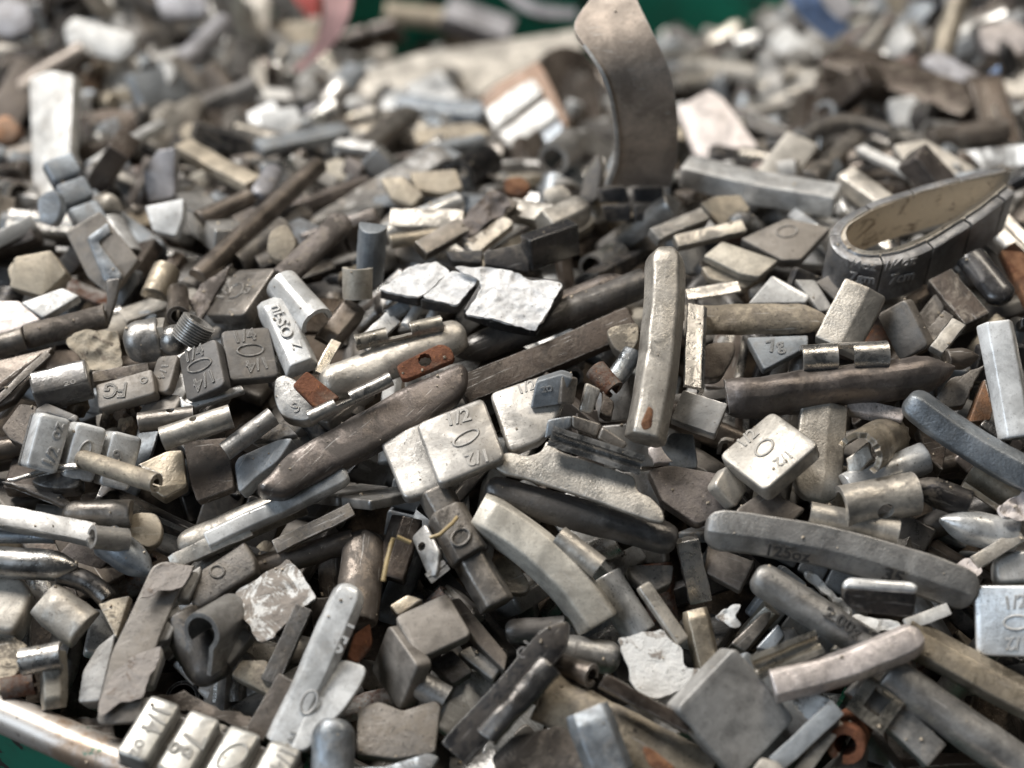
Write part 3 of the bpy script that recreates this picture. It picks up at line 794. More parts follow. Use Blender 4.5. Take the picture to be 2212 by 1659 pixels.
K('aw', 'grey plate edge below the long brown stepped plate', [(1975,560),(2035,525),(2170,625),(2130,680)], 'grey', 4, 3, (.1,.4), 'lead')
K('aw', 'small dark square block with a scuffed top under the flat square taupe plate', [(1860,600),(1955,545),(2045,640),(1955,695)], 'dgrey', 6, 4, (.1,.45), 'dirty')
C('cl', 'rolled grey clip tucked between the taupe plates', (1800,690), (1930,760), 120, 'tube', 'grey', 4, mat='lead')
K('aw', 'dark plate with peeling pale patches at the bottom of the frame', [(1545,800),(1640,770),(1740,810),(1880,765),(1905,790),(1880,990),(1720,1020),(1540,1000)], 'taupe', 5, 5, (.05,.4), 'dirty', nick='dark plate with peeling patches')
K('cl', 'curved blue-grey sheet along the bottom edge of the frame', [(1480,1050),(1660,1050),(1850,990),(1900,1010),(1850,1090),(1480,1100)], 'bgrey', 1.5, 6, (0,.3), 'lead')
r = thing('cw', 'black pointed bar stamped O1 with a mottled shiny clip', (2080,780), 7, 'black pointed O1 bar')
T('H4')
B(None, '', (-250,1000), (245,435), 140, 'rect', 'black', 7, ('flat','boat'), mat='lead', parent=r, part='body', h=.5, txt=[('O1', (30,580), (75,520), 2.4)])
B(None, '', (-110,920), (165,610), 118, 'round', 'dgrey', 9, ('flat','flat'), mat='steel', parent=r, part='clip', h=.7, rough=.0006)
T('H3')
r = thing('cw', 'old grey weight with a clip band and a bent tab with a hole', (1990,150), 6, 'weight with a bent tab and hole')
B(None, '', (1880,-140), (2150,362), 165, 'hex', 'taupe', 6, ('flat','flat'), mat='lead', parent=r, part='body', h=.85)
B(None, '', (1920,-50), (2030,150), 190, 'hex', 'taupe', 7, ('flat','flat'), mat='dirty', parent=r, part='clip_band', h=.72, rings=[((1990,60),(2030,50),(1990,25))])
K(None, '', [(1775,60),(1835,0),(1900,120),(1885,230),(1850,235)], 'grey', 1.4, 8, (-.7,.5), 'lead', parent=r, part='clip_tab', hole=(1822,100,20))
C(None, '', (1850,240), (1930,180), 50, 'open', 'grey', 8, 1.2, parent=r, part='clip_bend', mat='lead')
B('lb', 'dark brown slanted bar with a straw across it', (1680,235), (1760,-20), 140, 'ridge', 'dbrown', 3, mat='lead', nick='dark brown slanted bar')
B('cw', 'long brown half-round bar running under the dark brown round-ended rod', (1090,190), (1520,70), 110, 'D', 'brown', 3, mat='lead')
K('pb', 'rough tan pad under the weight with the bent tab', [(2100,180),(2212,130),(2290,260),(2280,300),(2180,310)], 'tan', 3, 4, (0,.4), 'dirty', jag=.4)
for lab, pts in (('dry yellow straw bent across the weight with the bent tab', [(1858,65),(1900,50),(1955,0),(1975,-25)]), ('dry straw stalk on the dark brown slanted bar', [(1655,250),(1672,160),(1690,90),(1700,65)]), ('short curl of straw beside the bent tab', [(1715,58),(1745,72),(1775,85)])):
    P = [px(p) for p in pts]
    o = tube([at(p[0], p[1], .031) for p in P], .0006, 'straw', 'plastic', (.45, .34, .17), sides=6); info(o, ('straw', 'straw', 'bits of straw'), lab)
# ------------------------------------------------------------------ front right
T('H4')
r = thing('cw', 'big curved beige weight with a flat cut end and an open clip', (300,300), 6, 'big curved beige weight')
B(None, '', (-150,-60), (370,440), 195, 'trap', (.72,.68,.60), 7, ('cut','flat'), mat='plate', parent=r, part='body', mid=(158,166), h=.75, dz=(0,6))
C(None, '', (200,60), (375,195), 110, 'half', 'beige', 7, 1.4, parent=r, mat='lead', roll=10)
B('cw', 'pale bluish bar partly hidden behind the big curved beige weight', (400,220), (560,480), 150, 'D', 'silver', 3, mat='zinc')
S('cl', 'small flat beige clip with a screw hole', (548,275), (715,515), (600,252), 4.3, 'beige', 2.2, 6, 'zinc', nick='small flat beige clip', rc=1)
r = thing('pb', 'torn cream paper pad with two seams below the big curved beige weight', (640,600), 6, 'torn cream paper pad')
W(None, '', [(458,490),(580,470),(650,455),(690,510),(735,545),(745,610),(765,630),(820,625),(815,660),(745,715),(640,755),(590,750),(520,700),(498,620)], 'white', 6, (0,.5), 1.2, .4, parent=r, part='paper_face')
K(None, '', [(500,520),(690,500),(740,690),(600,740)], 'dgrey', 3, 5, (0,.5), 'dirty', parent=r, part='foam_pad')
T('H2')
r = thing('cw', 'dark half-round weight with a sandy beige plate and a dark polished clip', (280,920), 8, 'dark half-round weight with a sandy plate')
B(None, '', (-110,890), (715,1125), 150, 'D', 'dgrey', 7, ('round','round'), mat='lead', parent=r, part='body', roll=-10)
K(None, '', [(-92,800),(-62,755),(0,745),(60,765),(128,745),(150,690),(200,740),(530,850),(540,915),(600,940),(655,1000),(660,1053),(610,1045),(300,935),(60,860),(-40,838)], 'beige', 2.0, 10, (-.05,.5), 'cast', parent=r, part='flange', rc=1.5)
C(None, '', (165,675), (562,805), 90, 'open', 'grey', 12, 1.4, parent=r, roll=10)
T('H4')
B('lb', 'polished upright steel bar seen edge-on in the dark gap', (755,65), (815,330), 95, 'rect', 'steel', 5, h=.7, mat='steel', dz=(0,8))
K('aw', 'small brown square plate beside the dull 1.25oz weight', [(845,90),(1050,165),(985,295),(830,210)], 'brown', 4, 4, (-.1,.5), 'plate', nick='small brown square plate')
B('lc', 'tan wedge-shaped stub beside the torn cream paper', (785,375), (850,640), 120, 'trap', 'tan', 4, ('cut','flat'), mat='lead')
W('pb', 'wisp of grey fluff in the dark gap', [(880,400),(960,345),(1000,340),(970,400),(1000,440),(960,450)], 'silver', 6, (0,.6), .6, 2.5)
K('lc', 'dull brown block in the dark gap under the 2.00g weight', [(945,520),(1080,390),(1125,380),(1110,430),(1010,555)], 'taupe', 6, 3, (.1,.5), 'lead')
K('lc', 'pale bluish wedge below the 2.00g weight', [(1050,540),(1150,430),(1180,480),(1130,550)], 'bgrey', 4, 4, (-.2,.5), 'zinc')
S('aw', 'big thick grey square standing tilted at the bottom of the frame', (968,540), (1240,862), (700,785), 1.12, (.46,.45,.435), 8, 8, 'plate', nick='big thick grey square', bev=.6)
S('aw', 'second thick grey square stacked behind the big one', (1030,560), (1330,880), (820,790), 1.12, 'bgrey', 8, 5, 'plate')
B('lb', 'thin dark brown square rod over the rusty rod', (385,680), (765,890), 62, 'rect', 'dbrown', 8, h=.9, mat='lead', nick='thin dark brown square rod')
B('lb', 'thick tan rod with orange rust patches at the bottom of the frame', (130,740), (840,1110), 235, 'round', 'tan', 5, mat='dirty', nick='thick rust-stained rod', rough=.0006)
K('lc', 'orange rust patch flaking off the thick tan rod', [(560,960),(610,975),(690,1040),(720,1070),(600,1070)], 'orange', 1, 9, (.1,.4), 'rust', rc=4)
B('lc', 'upright grey cut plate in front of the rust-stained rod', (320,800), (430,1090), 205, 'trap', 'bgrey', 9, ('cut','flat'), mat='cast', h=.4, nick='upright grey cut plate')
K('aw', 'gritty brown square plate in the bottom corner of the O1 bar', [(-90,1010),(0,920),(235,865),(260,920),(330,1060),(-60,1090)], 'brown', 5, 6, (-.1,.4), 'dirty')
r = thing('cw', 'grey half-round stub with a brown tube clip under the big curved beige weight', (330,600), 4, 'grey stub with a brown tube clip')
B(None, '', (210,540), (470,580), 150, 'D', 'grey', 4, ('flat','round'), mat='lead', parent=r, part='body')
C(None, '', (200,610), (345,660), 105, 'tube', 'brown', 5, 1.2, parent=r, mat='lead', dz=(0,-5))
B('lb', 'dark rounded bar sticking out behind the O1 bar', (-30,470), (230,450), 110, 'D', 'dgrey', 4, ('round','flat'), mat='lead')
r = thing('cw', 'dull grey banana-shaped weight stamped 125oz with a grey clip', (1430,150), 8, 'dull grey 125oz weight')
B(None, '', (2005,310), (835,30), 172, 'ridge', 'grey', 8, ('round','round'), mat='cast', parent=r, part='body', mid=(1430,120), h=.62, roll=-6,
  txt=[('125oz', (1105,112), (1290,145), .35, 1.0), ('35', (1605,215), (1690,240), .35, 1.0)], top=-34)
C(None, '', (1285,-40), (1665,40), 112, 'half', 'beige', 8, 1.4, parent=r, mat='cast')
B('cw', 'smooth grey round-nosed weight stamped 2.00g under the 125oz weight', (1050,215), (1600,560), 150, 'D', 'grey', 7, ('round','flat'), mat='cast', txt=[('2.00g', (1350,385), (1500,485), .6, 1.0)], nick='round-nosed 2.00g weight', top=-12)
B('cw', 'long tan two-faced bar running off the frame below the 1/2 square', (1700,470), (2320,810), 165, 'ridge', 'tan', 6, ('flat','flat'), mat='lead', nick='long tan two-faced bar', roll=-10)
B('cw', 'long greenish-grey half-round bar beside the tan two-faced bar', (1620,640), (2260,1080), 180, 'D', 'grey', 6, ('flat','flat'), mat='lead', nick='long greenish-grey bar')
r = thing('cw', 'grey square-section weight with a bright gold-tinted clip', (1640,820), 6, 'weight with a gold-tinted clip')
B(None, '', (1480,690), (1830,1010), 125, 'rect', 'grey', 5, ('flat','flat'), mat='lead', parent=r, part='body', h=.8)
C(None, '', (1500,720), (1650,840), 190, 'L', 'gold', 7, 1.3, parent=r, notch=(.25,.75,.2,.55))
r = thing('cw', 'beige flat weight lying across the 2.00g weight with an open trough clip', (1450,570), 9, 'beige weight across the 2.00g weight')
B(None, '', (1125,700), (1770,480), 150, 'trap', 'pinkw', 9, ('flat','round'), mat='cast', parent=r, part='body', h=.5, mid=(1450,615))
C(None, '', (1050,625), (1330,510), 110, 'open', 'gold', 9, 1.4, parent=r, mat='steel', roll=12)
r = thing('aw', 'bright chrome block with a torn black adhesive face', (1590,310), 10, 'chrome block with a torn black face')
K(None, '', [(1432,250),(1460,228),(1730,248),(1760,268),(1750,300),(1435,282)], 'wsil', 3, 11, (0,.5), 'zinc', parent=r, part='body', bev=1.1)
K(None, '', [(1430,280),(1755,300),(1735,410),(1480,385),(1430,345)], 'black', 3, 10, (0,2.6), 'dirty', parent=r, part='adhesive_face', rc=2)
W('pb', 'curled white paper strip left of the chrome block', [(1270,220),(1310,210),(1470,370),(1460,395),(1400,350),(1330,280)], 'white', 6, (.1,.5), 1.2, 2.)
W('pb', 'white paper edge under the chrome block', [(1460,395),(1675,420),(1680,455),(1580,470),(1480,440)], 'white', 6, (0,.6), 1.2, 1.4)
B('lb', 'short white bar with torn tape beside the chrome block', (1700,440), (1885,375), 52, 'rect', 'white', 7, h=.5, mat='plate')
S('aw', 'silver square stamped 1/2 upright at the frame edge, right of the 125oz weight', (2018,282), (2330,262), (2022,585), 1.15, 'silver', 5, 8, 'zinc', txt=[('1/2', (2135,345), (2225,335), .55), ('1/2', (2222,520), (2135,525), .55)], rings=[((2180,430),(2235,428),(2180,400))], nick='silver 1/2 square at the frame edge')
K('aw', 'silver rounded block above the 1/2 square at the frame edge', [(2085,165),(2110,135),(2212,110),(2300,100),(2300,250),(2095,262)], 'silver', 6, 6, (0,.6), 'paint', bev=1.2, rc=2.5)
B('lb', 'narrow beige bar leading to the silver rounded block', (1995,175), (2200,55), 62, 'rect', 'beige', 7, h=.6, mat='cast')
W('pb', 'shredded cream paper at the tip of the 125oz weight', [(1895,185),(1960,150),(2000,150),(2035,215),(1990,235),(1940,205)], 'pinkw', 7, (0,.5), .8, 2.2)
B('cw', 'smooth silver boat-shaped weight at the frame edge above the narrow beige bar', (1850,-20), (2180,60), 165, 'D', 'silver', 7, ('boat','flat'), mat='zinc', nick='smooth silver boat-shaped weight')
C('cl', 'rusty round tube end beneath the beige weights', (1440,960), (1480,870), 165, 'tube', 'rust', 4, 2.0, mat='rust', dz=(-8,8))
W('pb', 'layered torn white foam beside the big thick grey square', [(1190,720),(1300,735),(1380,760),(1415,790),(1380,880),(1330,900),(1280,830)], 'white', 7, (.1,.5), 1.5, 1.8)
B('lb', 'blue-grey bar lying along the side of the stacked grey squares', (1130,1040), (1400,800), 80, 'rect', 'bgrey', 7, h=.8, mat='plate')
B('lb', 'pale slanted strip beside the rusty round tube end', (1240,1080), (1410,850), 60, 'rect', 'beige', 6, h=.8, mat='plate')
K('lc', 'brown curled flake at the bottom under the gold-tinted clip', [(1380,1060),(1440,960),(1530,900),(1545,980),(1530,1070)], 'taupe', 4, 4, (0,.5), 'lead')
K('aw', 'pale plate corner at the bottom edge beside the big thick grey square', [(1035,1070),(1080,1010),(1150,1030),(1190,1080)], 'beige', 3, 9, (0,.5), 'plate')
K('aw', 'dark square under the 1/2 square at the frame edge', [(2100,620),(2230,600),(2300,690),(2100,690)], 'dgrey', 5, 4, (0,.5), 'plate')
K('lc', 'dark chunk half hidden behind the big curved beige weight', [(500,180),(700,180),(690,260),(600,300),(520,230)], 'taupe', 6, 3, (.1,.4), 'dirty')
# ------------------------------------------------------------------ middle left
T('H1')
r = thing('st', 'pair of dark joined square plates stamped 1/4 in the middle left', (980,340), 8, 'dark 1/4 plates')
S(None, '', (752,325), (925,250), (812,530), .82, 'dgrey', 4, 8, 'plate', parent=r, part='segment', txt=[('1/4', (805,335), (880,300), .5), ('1/4', (920,415), (840,465), .5)], rings=[((862,372),(912,352),(855,350))])
S(None, '', (950,222), (1150,200), (1010,440), .84, 'dgrey', 4, 8, 'plate', parent=r, part='segment', txt=[('1/4', (1015,250), (1105,235), .5), ('1/4', (1150,360), (1065,380), .5)], rings=[((1082,306),(1138,302),(1080,282))])
K('aw', 'bright silver plate peeking out beneath the dark 1/4 plates', [(775,500),(815,535),(1040,450),(1060,480),(830,555),(782,555)], 'silver', 2.5, 6, (0,.4), 'zinc')
S('aw', 'grey-taupe plate stamped 1/4 tucked beside the dark 1/4 plates', (665,330), (770,325), (632,490), .72, 'taupe', 3, 6, 'plate', txt=[('1/4', (715,370), (695,430), .6)])
S('aw', 'lower grey-taupe plate beneath the stamped 1/4 one', (635,485), (785,500), (595,590), 1.1, 'taupe', 3, 5, 'plate')
r = S('aw', 'grey bar stamped FG beside the grey-taupe 1/4 plate', (402,455), (650,385), (430,560), 2.1, 'taupe', 5, 6, 'plate', txt=[('FG', (545,478), (450,482), .4, 1.1), ('O', (640,432), (605,440), .4, 1.0)], nick='grey bar stamped FG', rc=1.2)
B('lb', 'flat brown bar behind the grey bar stamped FG', (400,430), (640,390), 50, 'rect', 'brown', 5, mat='dirty')
B('cw', 'dark facetted block with a glassy highlight, stamped 20', (150,480), (385,420), 165, 'trap', 'dgrey', 6, mat='gloss', h=.75, nick='dark facetted block', roll=-12, txt=[('20', (275,455), (330,440), .6)], top=-30)
W('pb', 'crumpled tan paper scrap behind the dark facetted block', [(285,255),(330,225),(505,220),(525,340),(530,375),(385,385),(360,345),(290,290)], 'tan', 4, (0,.5), 1., 1.4, nick='crumpled tan paper scrap')
# valve stem
r = thing(('valve_stem', 'valve stem', None), 'old metal tyre valve with a hex nut and a threaded end, turned upwards', (680,260), 8, 'metal tyre valve')
B(None, '', (535,285), (690,255), 185, 'round', 'grey', 7, ('round','flat'), mat='lead', parent=r, part='body', h=.95)
A_, B_, P_, ex_, ey_, ez_, L_, sl_ = axis((655,265), (740,250), 7)
R_n = 88 * .5 * (P_ - CAM).dot(FW) / FPX
def turned(name, prof, N, mat, col, parent, Pm, ex, ang=40):
    ez = ex; ey = ez.cross(RT).normalized(); e0 = ey.cross(ez)
    return lathe(name, prof, mat, parent, N, None, frame(e0, ey, ez, Pm), col, ang)
turned('hex_nut', [(.0001, -.004), (R_n, -.004), (R_n * 1.04, -.003), (R_n * 1.04, .003), (R_n, .004), (.0001, .004)], 6, 'zinc', 'beige', r, P_ - ex_ * .002, ex_, 20)
q1 = at(*px((752,262)), LIFT(8)); rq = .0046
turned('ball_joint', [(max(.0001, rq * math.sin(t)), -rq * math.cos(t)) for t in [math.pi * i / 12 for i in range(13)]], 24, 'steel', 'grey', r, q1, ex_)
a3 = at(*px((805,270)), LIFT(8)); b3 = at(*px((862,180)), LIFT(11)); d3 = (b3 - a3); l3 = d3.length; d3.normalize(); r3 = .0052
pr = [(.0001, 0), (r3 * .8, 0)]
for i in range(9): pr += [(r3, l3 * (i + .35) / 9), (r3, l3 * (i + .6) / 9), (r3 * .84, l3 * (i + .8) / 9), (r3 * .84, l3 * (i + 1.) / 9)]
pr += [(r3 * .62, l3), (r3 * .58, l3 - .006), (.0001, l3 - .006)]
turned('threaded_end', pr, 28, 'zinc', 'grey', r, a3, d3, 30)
r = S('aw', 'brownish silver plate stamped 1/2 standing above the dark 1/4 plates', (998,-55), (1195,-50), (878,155), .98, 'taupe', 4.5, 7, 'lead', flip=False, txt=[('1/2', (950,80), (1000,20), .55), ('1/2', (1085,25), (1055,65), .55)], rings=[((1020,50),(1045,20),(1000,40))], nick='brownish 1/2 plate')
r = thing('cw', 'bluish silver weight standing upright with an open tube clip', (1260,200), 8, 'bluish silver upright weight')
B(None, '', (1165,90), (1300,385), 150, 'trap', 'silver', 8, ('cut','flat'), mat='paint', parent=r, part='body', h=.62, txt=[('ni-SO', (1195,110), (1245,250), .7, .9), ('Z', (1272,265), (1285,300), .7, .9)])
C(None, '', (1220,25), (1370,190), 155, 'half', 'silver', 9, 1.5, parent=r, mat='paint', dz=(0,-2))
B('lb', 'short tan rod with a grey sawn end behind the metal tyre valve', (725,-60), (670,65), 125, 'D', 'tan', 4, mat='lead')
C('cl', 'dark brown hollow tube just behind the threaded valve end', (770,60), (768,160), 95, 'tube', 'brown', 5, 1.3, mat='lead', dz=(6,-6))
K('pb', 'crinkled mauve plate behind the brownish 1/2 plate', [(815,90),(870,20),(1000,-70),(980,-20),(880,160),(860,190)], 'mauve', 2, 4, (0,.4), 'dirty', jag=.4)
K('cl', 'slender bent blue-grey strip in the blurred left part', [(372,-180),(466,-250),(480,-205),(424,-160),(530,-20),(510,10),(450,10)], 'bgrey', 2, 6, (0,.7), 'lead', rc=1)
K('cl', 'dark hooked tip under the slender bent blue-grey strip', [(455,0),(520,-10),(500,90),(465,200),(440,210),(460,90)], 'dgrey', 2, 6, (0,.7), 'lead')
B('cw', 'brown long stained bar lying level at the left', (105,240), (450,150), 112, 'D', 'brown', 5, mat='dirty', nick='brown stained level bar')
K('aw', 'pale pinkish plate at the left frame edge', [(-60,90),(80,90),(180,175),(100,200),(-60,330)], 'pinkw', 3, 4, (0,.35), 'plate')
K('aw', 'smooth blue-grey plate lying on the pale pinkish plate', [(85,100),(270,35),(345,70),(185,165)], 'silver', 3.5, 5, (0,.35), 'plate', nick='smooth blue-grey plate')
B('cw', 'taupe end of a bar in front of the pale pinkish plate', (-80,300), (105,245), 110, 'D', 'taupe', 4, mat='lead')
K('lc', 'cream coloured lump in the blurred left part', [(20,-60),(130,-120),(260,-60),(280,10),(150,50),(60,40)], 'tan', 6, 4, (0,.6), 'plate', rc=4)
K('aw', 'brown plate resting on the drum edge at the left', [(-60,360),(230,290),(150,400),(60,520),(-60,580)], 'brown', 3, 3, (-.1,.35), 'lead')
for k, (q0, q1, lab) in enumerate((((-20,540), (215,315), 'dark brown thin sheet edge above the gritty brown plate'), ((-40,500), (190,330), 'second dark brown thin sheet edge above the gritty brown plate'))):
    B('lb', lab, q0, q1, 30, 'rect', 'dbrown' if k else 'taupe', 5 - k, mat='lead')
STRIP('glossy pale silver strip of three blocks stamped 1/2 oz at the left', (205,570), (610,695), (152,805), 2.0, 3, 'wsil', Tm=8, lvl=8, gap=.14, mat='paint', nick='glossy 1/2 oz strip',
  txt=[('1/2', (205,795), (240,725), .5, 1.0), ('oz', (240,690), (265,620), .5, 1.), ('9', (500,770), (520,745), .5, 1.)], rings=[((365,745),(385,700),(345,735))])
K('aw', 'dark tape-backed plate just behind the glossy 1/2 oz strip', [(150,560),(200,530),(340,590),(330,620),(200,575),(165,640)], 'dgrey', 4, 6, (0,.4), 'plate')
K('aw', 'gritty brown square plate at the left in front of the dark facetted block', [(5,640),(85,535),(160,545),(150,740),(40,690)], 'brown', 4, 4, (-.1,.35), 'dirty', nick='gritty brown plate')
C('cl', 'rusty tan hollow tube lying before the glossy 1/2 oz strip', (350,775), (675,880), 88, 'tube', 'tan', 9, 1.4, mat='dirty', nick='rusty tan hollow tube', dz=(6,-4))
K('cl', 'thin polished sheet curling over a dark block beside the rusty tan tube', [(25,865),(240,795),(330,790),(335,815),(240,815),(60,870)], 'steel', 1, 8, (0,.25), 'steel', rc=.5)
K('lc', 'dark smooth block under the thin polished sheet', [(120,870),(240,815),(345,810),(350,900),(250,905),(190,900)], 'dgrey', 6, 7, (0,.4), 'lead', rc=3)
K('lc', 'dark dirt-covered shard slanting down from the thin polished sheet', [(0,870),(120,880),(280,935),(330,1000),(230,960),(100,905)], 'brown', 3, 6, (0,.4), 'dirty', jag=.4)
K('aw', 'olive-tan stacked plate under the end of the rusty tan tube', [(590,800),(720,740),(790,735),(810,890),(710,945),(640,900),(700,850)], 'tan', 5, 6, (.1,.45), 'lead', nick='olive-tan stacked plate')
K('aw', 'very dark felt-like square in the middle left', [(790,700),(985,680),(1010,900),(850,960),(815,860)], 'dbrown', 4, 6, (-.1,.5), 'dirty', nick='very dark felt-like square')
r = C('cl', 'beige steel clip with a round hole lying over the glossy strip end', (700,690), (1000,590), 105, 'half', 'beige', 9, 1.3, hole=(.5,.33,.16), mat='lead', nick='beige clip with a round hole')
C('cl', 'brown steel clip with a hole behind the beige one', (600,620), (840,590), 90, 'half', 'taupe', 7, 1.2, hole=(.6,.3,.2), mat='lead')
for lab, c, rr in (('rough brown stone in the gap behind the glossy strip', (555,565), .0062), ('pale cracked stone in the gap below the FG bar', (345,555), .0052), ('small tan stone at the foot of the brown stone', (545,625), .0048), ('tiny brown stone between the pale and the rough one', (455,595), .004)):
    bm = bmesh.new(); bmesh.ops.create_icosphere(bm, subdivisions=3, radius=rr * .68); wob(bm, rr * .55, 110, seed()); wob(bm, rr * .2, 420, seed())
    u, v = px(c); o = put('pebble', done(bm, 'pebble', 30), 'grit', Matrix.Translation(at(u, v, LIFT(3))), (.34, .27, .19) if 'pale' in lab or 'tan' in lab else (.20, .15, .11)); info(o, KIND['pe'], lab)
K('aw', 'blue-grey plate standing beside the very dark felt-like square', [(1010,800),(1030,765),(1200,690),(1270,680),(1200,790),(1110,850),(1030,930)], 'bgrey', 6, 6, (-.2,.5), 'plate', nick='blue-grey standing plate', rc=2)
C('cl', 'worn grey half-pipe clip above the blue-grey standing plate', (970,745), (1180,590), 85, 'half', 'grey', 8, 1.5, mat='lead', roll=15)
K('lc', 'dark torn flake beside the worn grey half-pipe clip', [(1090,700),(1170,590),(1240,630),(1285,670),(1200,690)], 'dgrey', 3, 7, (0,.4), 'dirty', jag=.4)
K('lc', 'half-moon grey plate marked S under the rusty brown flap', [(1185,430),(1225,408),(1290,440),(1390,560),(1330,615),(1215,600),(1180,510)], 'grey', 6, 8, (-.1,.55), 'lead', rc=3, txt=[('S', (1262,560), (1288,545), .55)], nick='half-moon plate marked S')
K('cl', 'rusty brown flap lying over the half-moon plate', [(1262,455),(1325,392),(1470,510),(1365,560)], 'rust', 2, 10, (.1,.5), 'rust', rc=1)
r = thing('cw', 'long brown boat-shaped weight with a shiny notched clip across the centre', (1560,640), 9, 'long brown boat-shaped weight')
K(None, '', [(1105,880),(1150,840),(1250,738),(1400,652),(1550,565),(1750,455),(1900,385),(1990,350),(2025,375),(2027,440),(1985,510),(1870,590),(1600,735),(1350,865),(1220,928),(1130,915)], 'mauve', 8, 9, (.12,.45), 'lead', bev=2.2, rc=3, parent=r, part='body')
C(None, '', (1335,600), (1690,430), 62, 'half', 'steel', 11, 1.4, parent=r, notch=(.33,.52,.0,.62))
r = thing('cw', 'beige round-bodied weight with two raised clip tabs behind the long brown one', (1700,320), 7, 'beige weight with two clip tabs')
B(None, '', (1390,465), (2010,235), 165, 'round', 'beige', 6, ('round','round'), mat='lead', parent=r, part='body', h=.7)
C(None, '', (1535,275), (1910,190), 75, 'half', 'gold', 9, 1.3, parent=r, notch=(.36,.62,.0,.8), roll=-10)
K('cl', 'orange-rusted block with a punched hole in the middle of the heap', [(1708,370),(1900,275),(1945,290),(1970,345),(1740,440)], 'rust', 3, 9, (0,.55), 'rust', rc=1.2, hole=(1835,348,30), nick='orange-rusted block with a hole')
B('lb', 'brown lens-shaped bar behind the bluish silver upright weight', (1405,270), (1530,110), 120, 'trap', 'brown', 5, ('cut','cut'), mat='lead')
C('cl', 'thin brassy strip between the upright weight and the beige one', (1375,400), (1450,265), 50, 'L', 'gold', 7)
B('lb', 'silver flat bar pointing at the two clip tabs', (1560,290), (1700,160), 75, 'rect', 'silver', 5, mat='zinc', h=.35)
B('lb', 'small bright bar under the white paper plates', (1750,195), (1810,110), 45, 'D', 'silver', 6, mat='paint')
B('lb', 'blue-grey small bar under the white paper plates', (1670,150), (1755,100), 65, 'D', 'bgrey', 6, mat='paint')
B('lb', 'second small bright bar under the white paper plates', (1855,170), (1885,110), 45, 'D', 'silver', 6, mat='paint')
r = thing('cw', 'pale blue upright rod with a bent clip around its foot', (1590,-120), 7, 'pale blue upright rod')
B(None, '', (1605,-220), (1590,20), 125, 'D', 'bgrey', 6, ('flat','flat'), mat='plate', parent=r, part='body', h=.8, dz=(-24,0))
C(None, '', (1545,-50), (1545,80), 130, 'half', 'gold', 8, 1.5, parent=r, mat='plate', roll=10, dz=(-8,0))
# white paper plates
r = thing('st', 'two joined black plates covered in wrinkled white foil', (1840,60), 9, 'black plates with wrinkled white foil')
for q in ([(1635,45),(1790,-40),(1900,-80),(1950,-20),(1805,82)], [(1812,88),(1960,-25),(2060,15),(1975,112),(1940,110)]):
    K(None, '', q, 'black', 5, 10, (0,.35), 'plate', parent=r, part='segment', anchor=(1840,20))
for q in ([(1635,40),(1700,-5),(1765,-55),(1890,-80),(1948,-42),(1880,20),(1808,78),(1720,60)], [(1816,72),(1870,20),(1950,-38),(2050,-25),(2060,12),(2015,60),(1976,106),(1900,90)]):
    W(None, '', q, (.95,.94,.93), 10.4, (0,.35), .8, .7, 'foil', parent=r, part='torn_foil', anchor=(1840,20), edge=.0003)
r = thing('st', 'broad black plates with crumpled white paper and a brown stain', (2200,80), 10, 'broad black plates with stained white paper')
K(None, '', [(2000,130),(2100,-30),(2420,0),(2440,30),(2320,215),(2160,185)], 'black', 5, 10, (.05,.35), 'plate', parent=r, part='body', anchor=(2200,80))
W(None, '', [(1952,-60),(2080,-62),(2200,-40),(2300,0),(2432,5),(2425,40),(2318,212),(2140,170),(2002,135),(2060,80),(2085,20),(2060,-10),(2010,-30)], (.95,.94,.93), 10.6, (.05,.35), .8, 1.2, 'foil', parent=r, part='torn_foil', anchor=(2200,80), edge=.0005)
# behind the white papers: black blocks (top right of this part)
T('H2')
S('aw', 'black shiny block tilted up with chipped edges behind the white paper', (78,-158), (290,-242), (88,-30), 1.7, 'black', 6, 9, 'gloss', nick='black shiny tilted block', rc=.8, flip=True)
K('aw', 'black matt block beside the tilted shiny one', [(-120,-120),(70,-165),(78,-30),(-120,-65)], 'black', 5, 8, (0,.8), 'plate')
K('aw', 'black flat block behind the torn white paper', [(-290,-120),(-125,-130),(-130,-70),(-260,-80)], 'black', 5, 7, (0,.5), 'plate')
r = thing('st', 'tilted grey blocks with shredded dirty foam on top', (-190,-280), 8, 'tilted blocks with shredded foam')
B(None, '', (-395,-120), (-215,-225), 80, 'rect', 'taupe', 7, h=.7, mat='lead', parent=r, part='segment')
B(None, '', (-205,-150), (-5,-330), 75, 'rect', 'taupe', 7, h=.8, mat='lead', parent=r, part='segment')
W(None, '', [(-370,-155),(-300,-210),(-215,-285),(-90,-395),(-20,-370),(-10,-335),(-205,-160),(-215,-235),(-330,-140)], 'mauve', 9, (-.1,.4), 1., 1.8, parent=r, part='torn_foam')
B('lb', 'short beige bar beside the tilted blocks with foam', (-180,-115), (-15,-245), 70, 'rect', 'beige', 6, h=.7, mat='lead')
B('lb', 'six-sided pale rod end behind the black tilted block', (140,-230), (320,-310), 150, 'hex', 'beige', 7, ('flat','round'), mat='lead', h=.9, nick='six-sided pale rod')
# ------------------------------------------------------------------ middle and right
B('cw', 'long dark blue-grey bar running under the tall beige rod', (-245,320), (580,0), 140, 'D', 'dgrey', 6, ('boat','flat'), mat='lead', nick='long dark blue-grey bar')
B('cw', 'dark mauve pointed bar above the long blue-grey one', (190,110), (490,-20), 110, 'D', 'mauve', 7, ('flat','boat'), mat='lead')
B('lb', 'long dark bar with a notch under the blue-grey one', (-215,490), (520,190), 130, 'rect', 'dbrown', 4, mat='dirty', h=.6, nick='long dark notched bar')
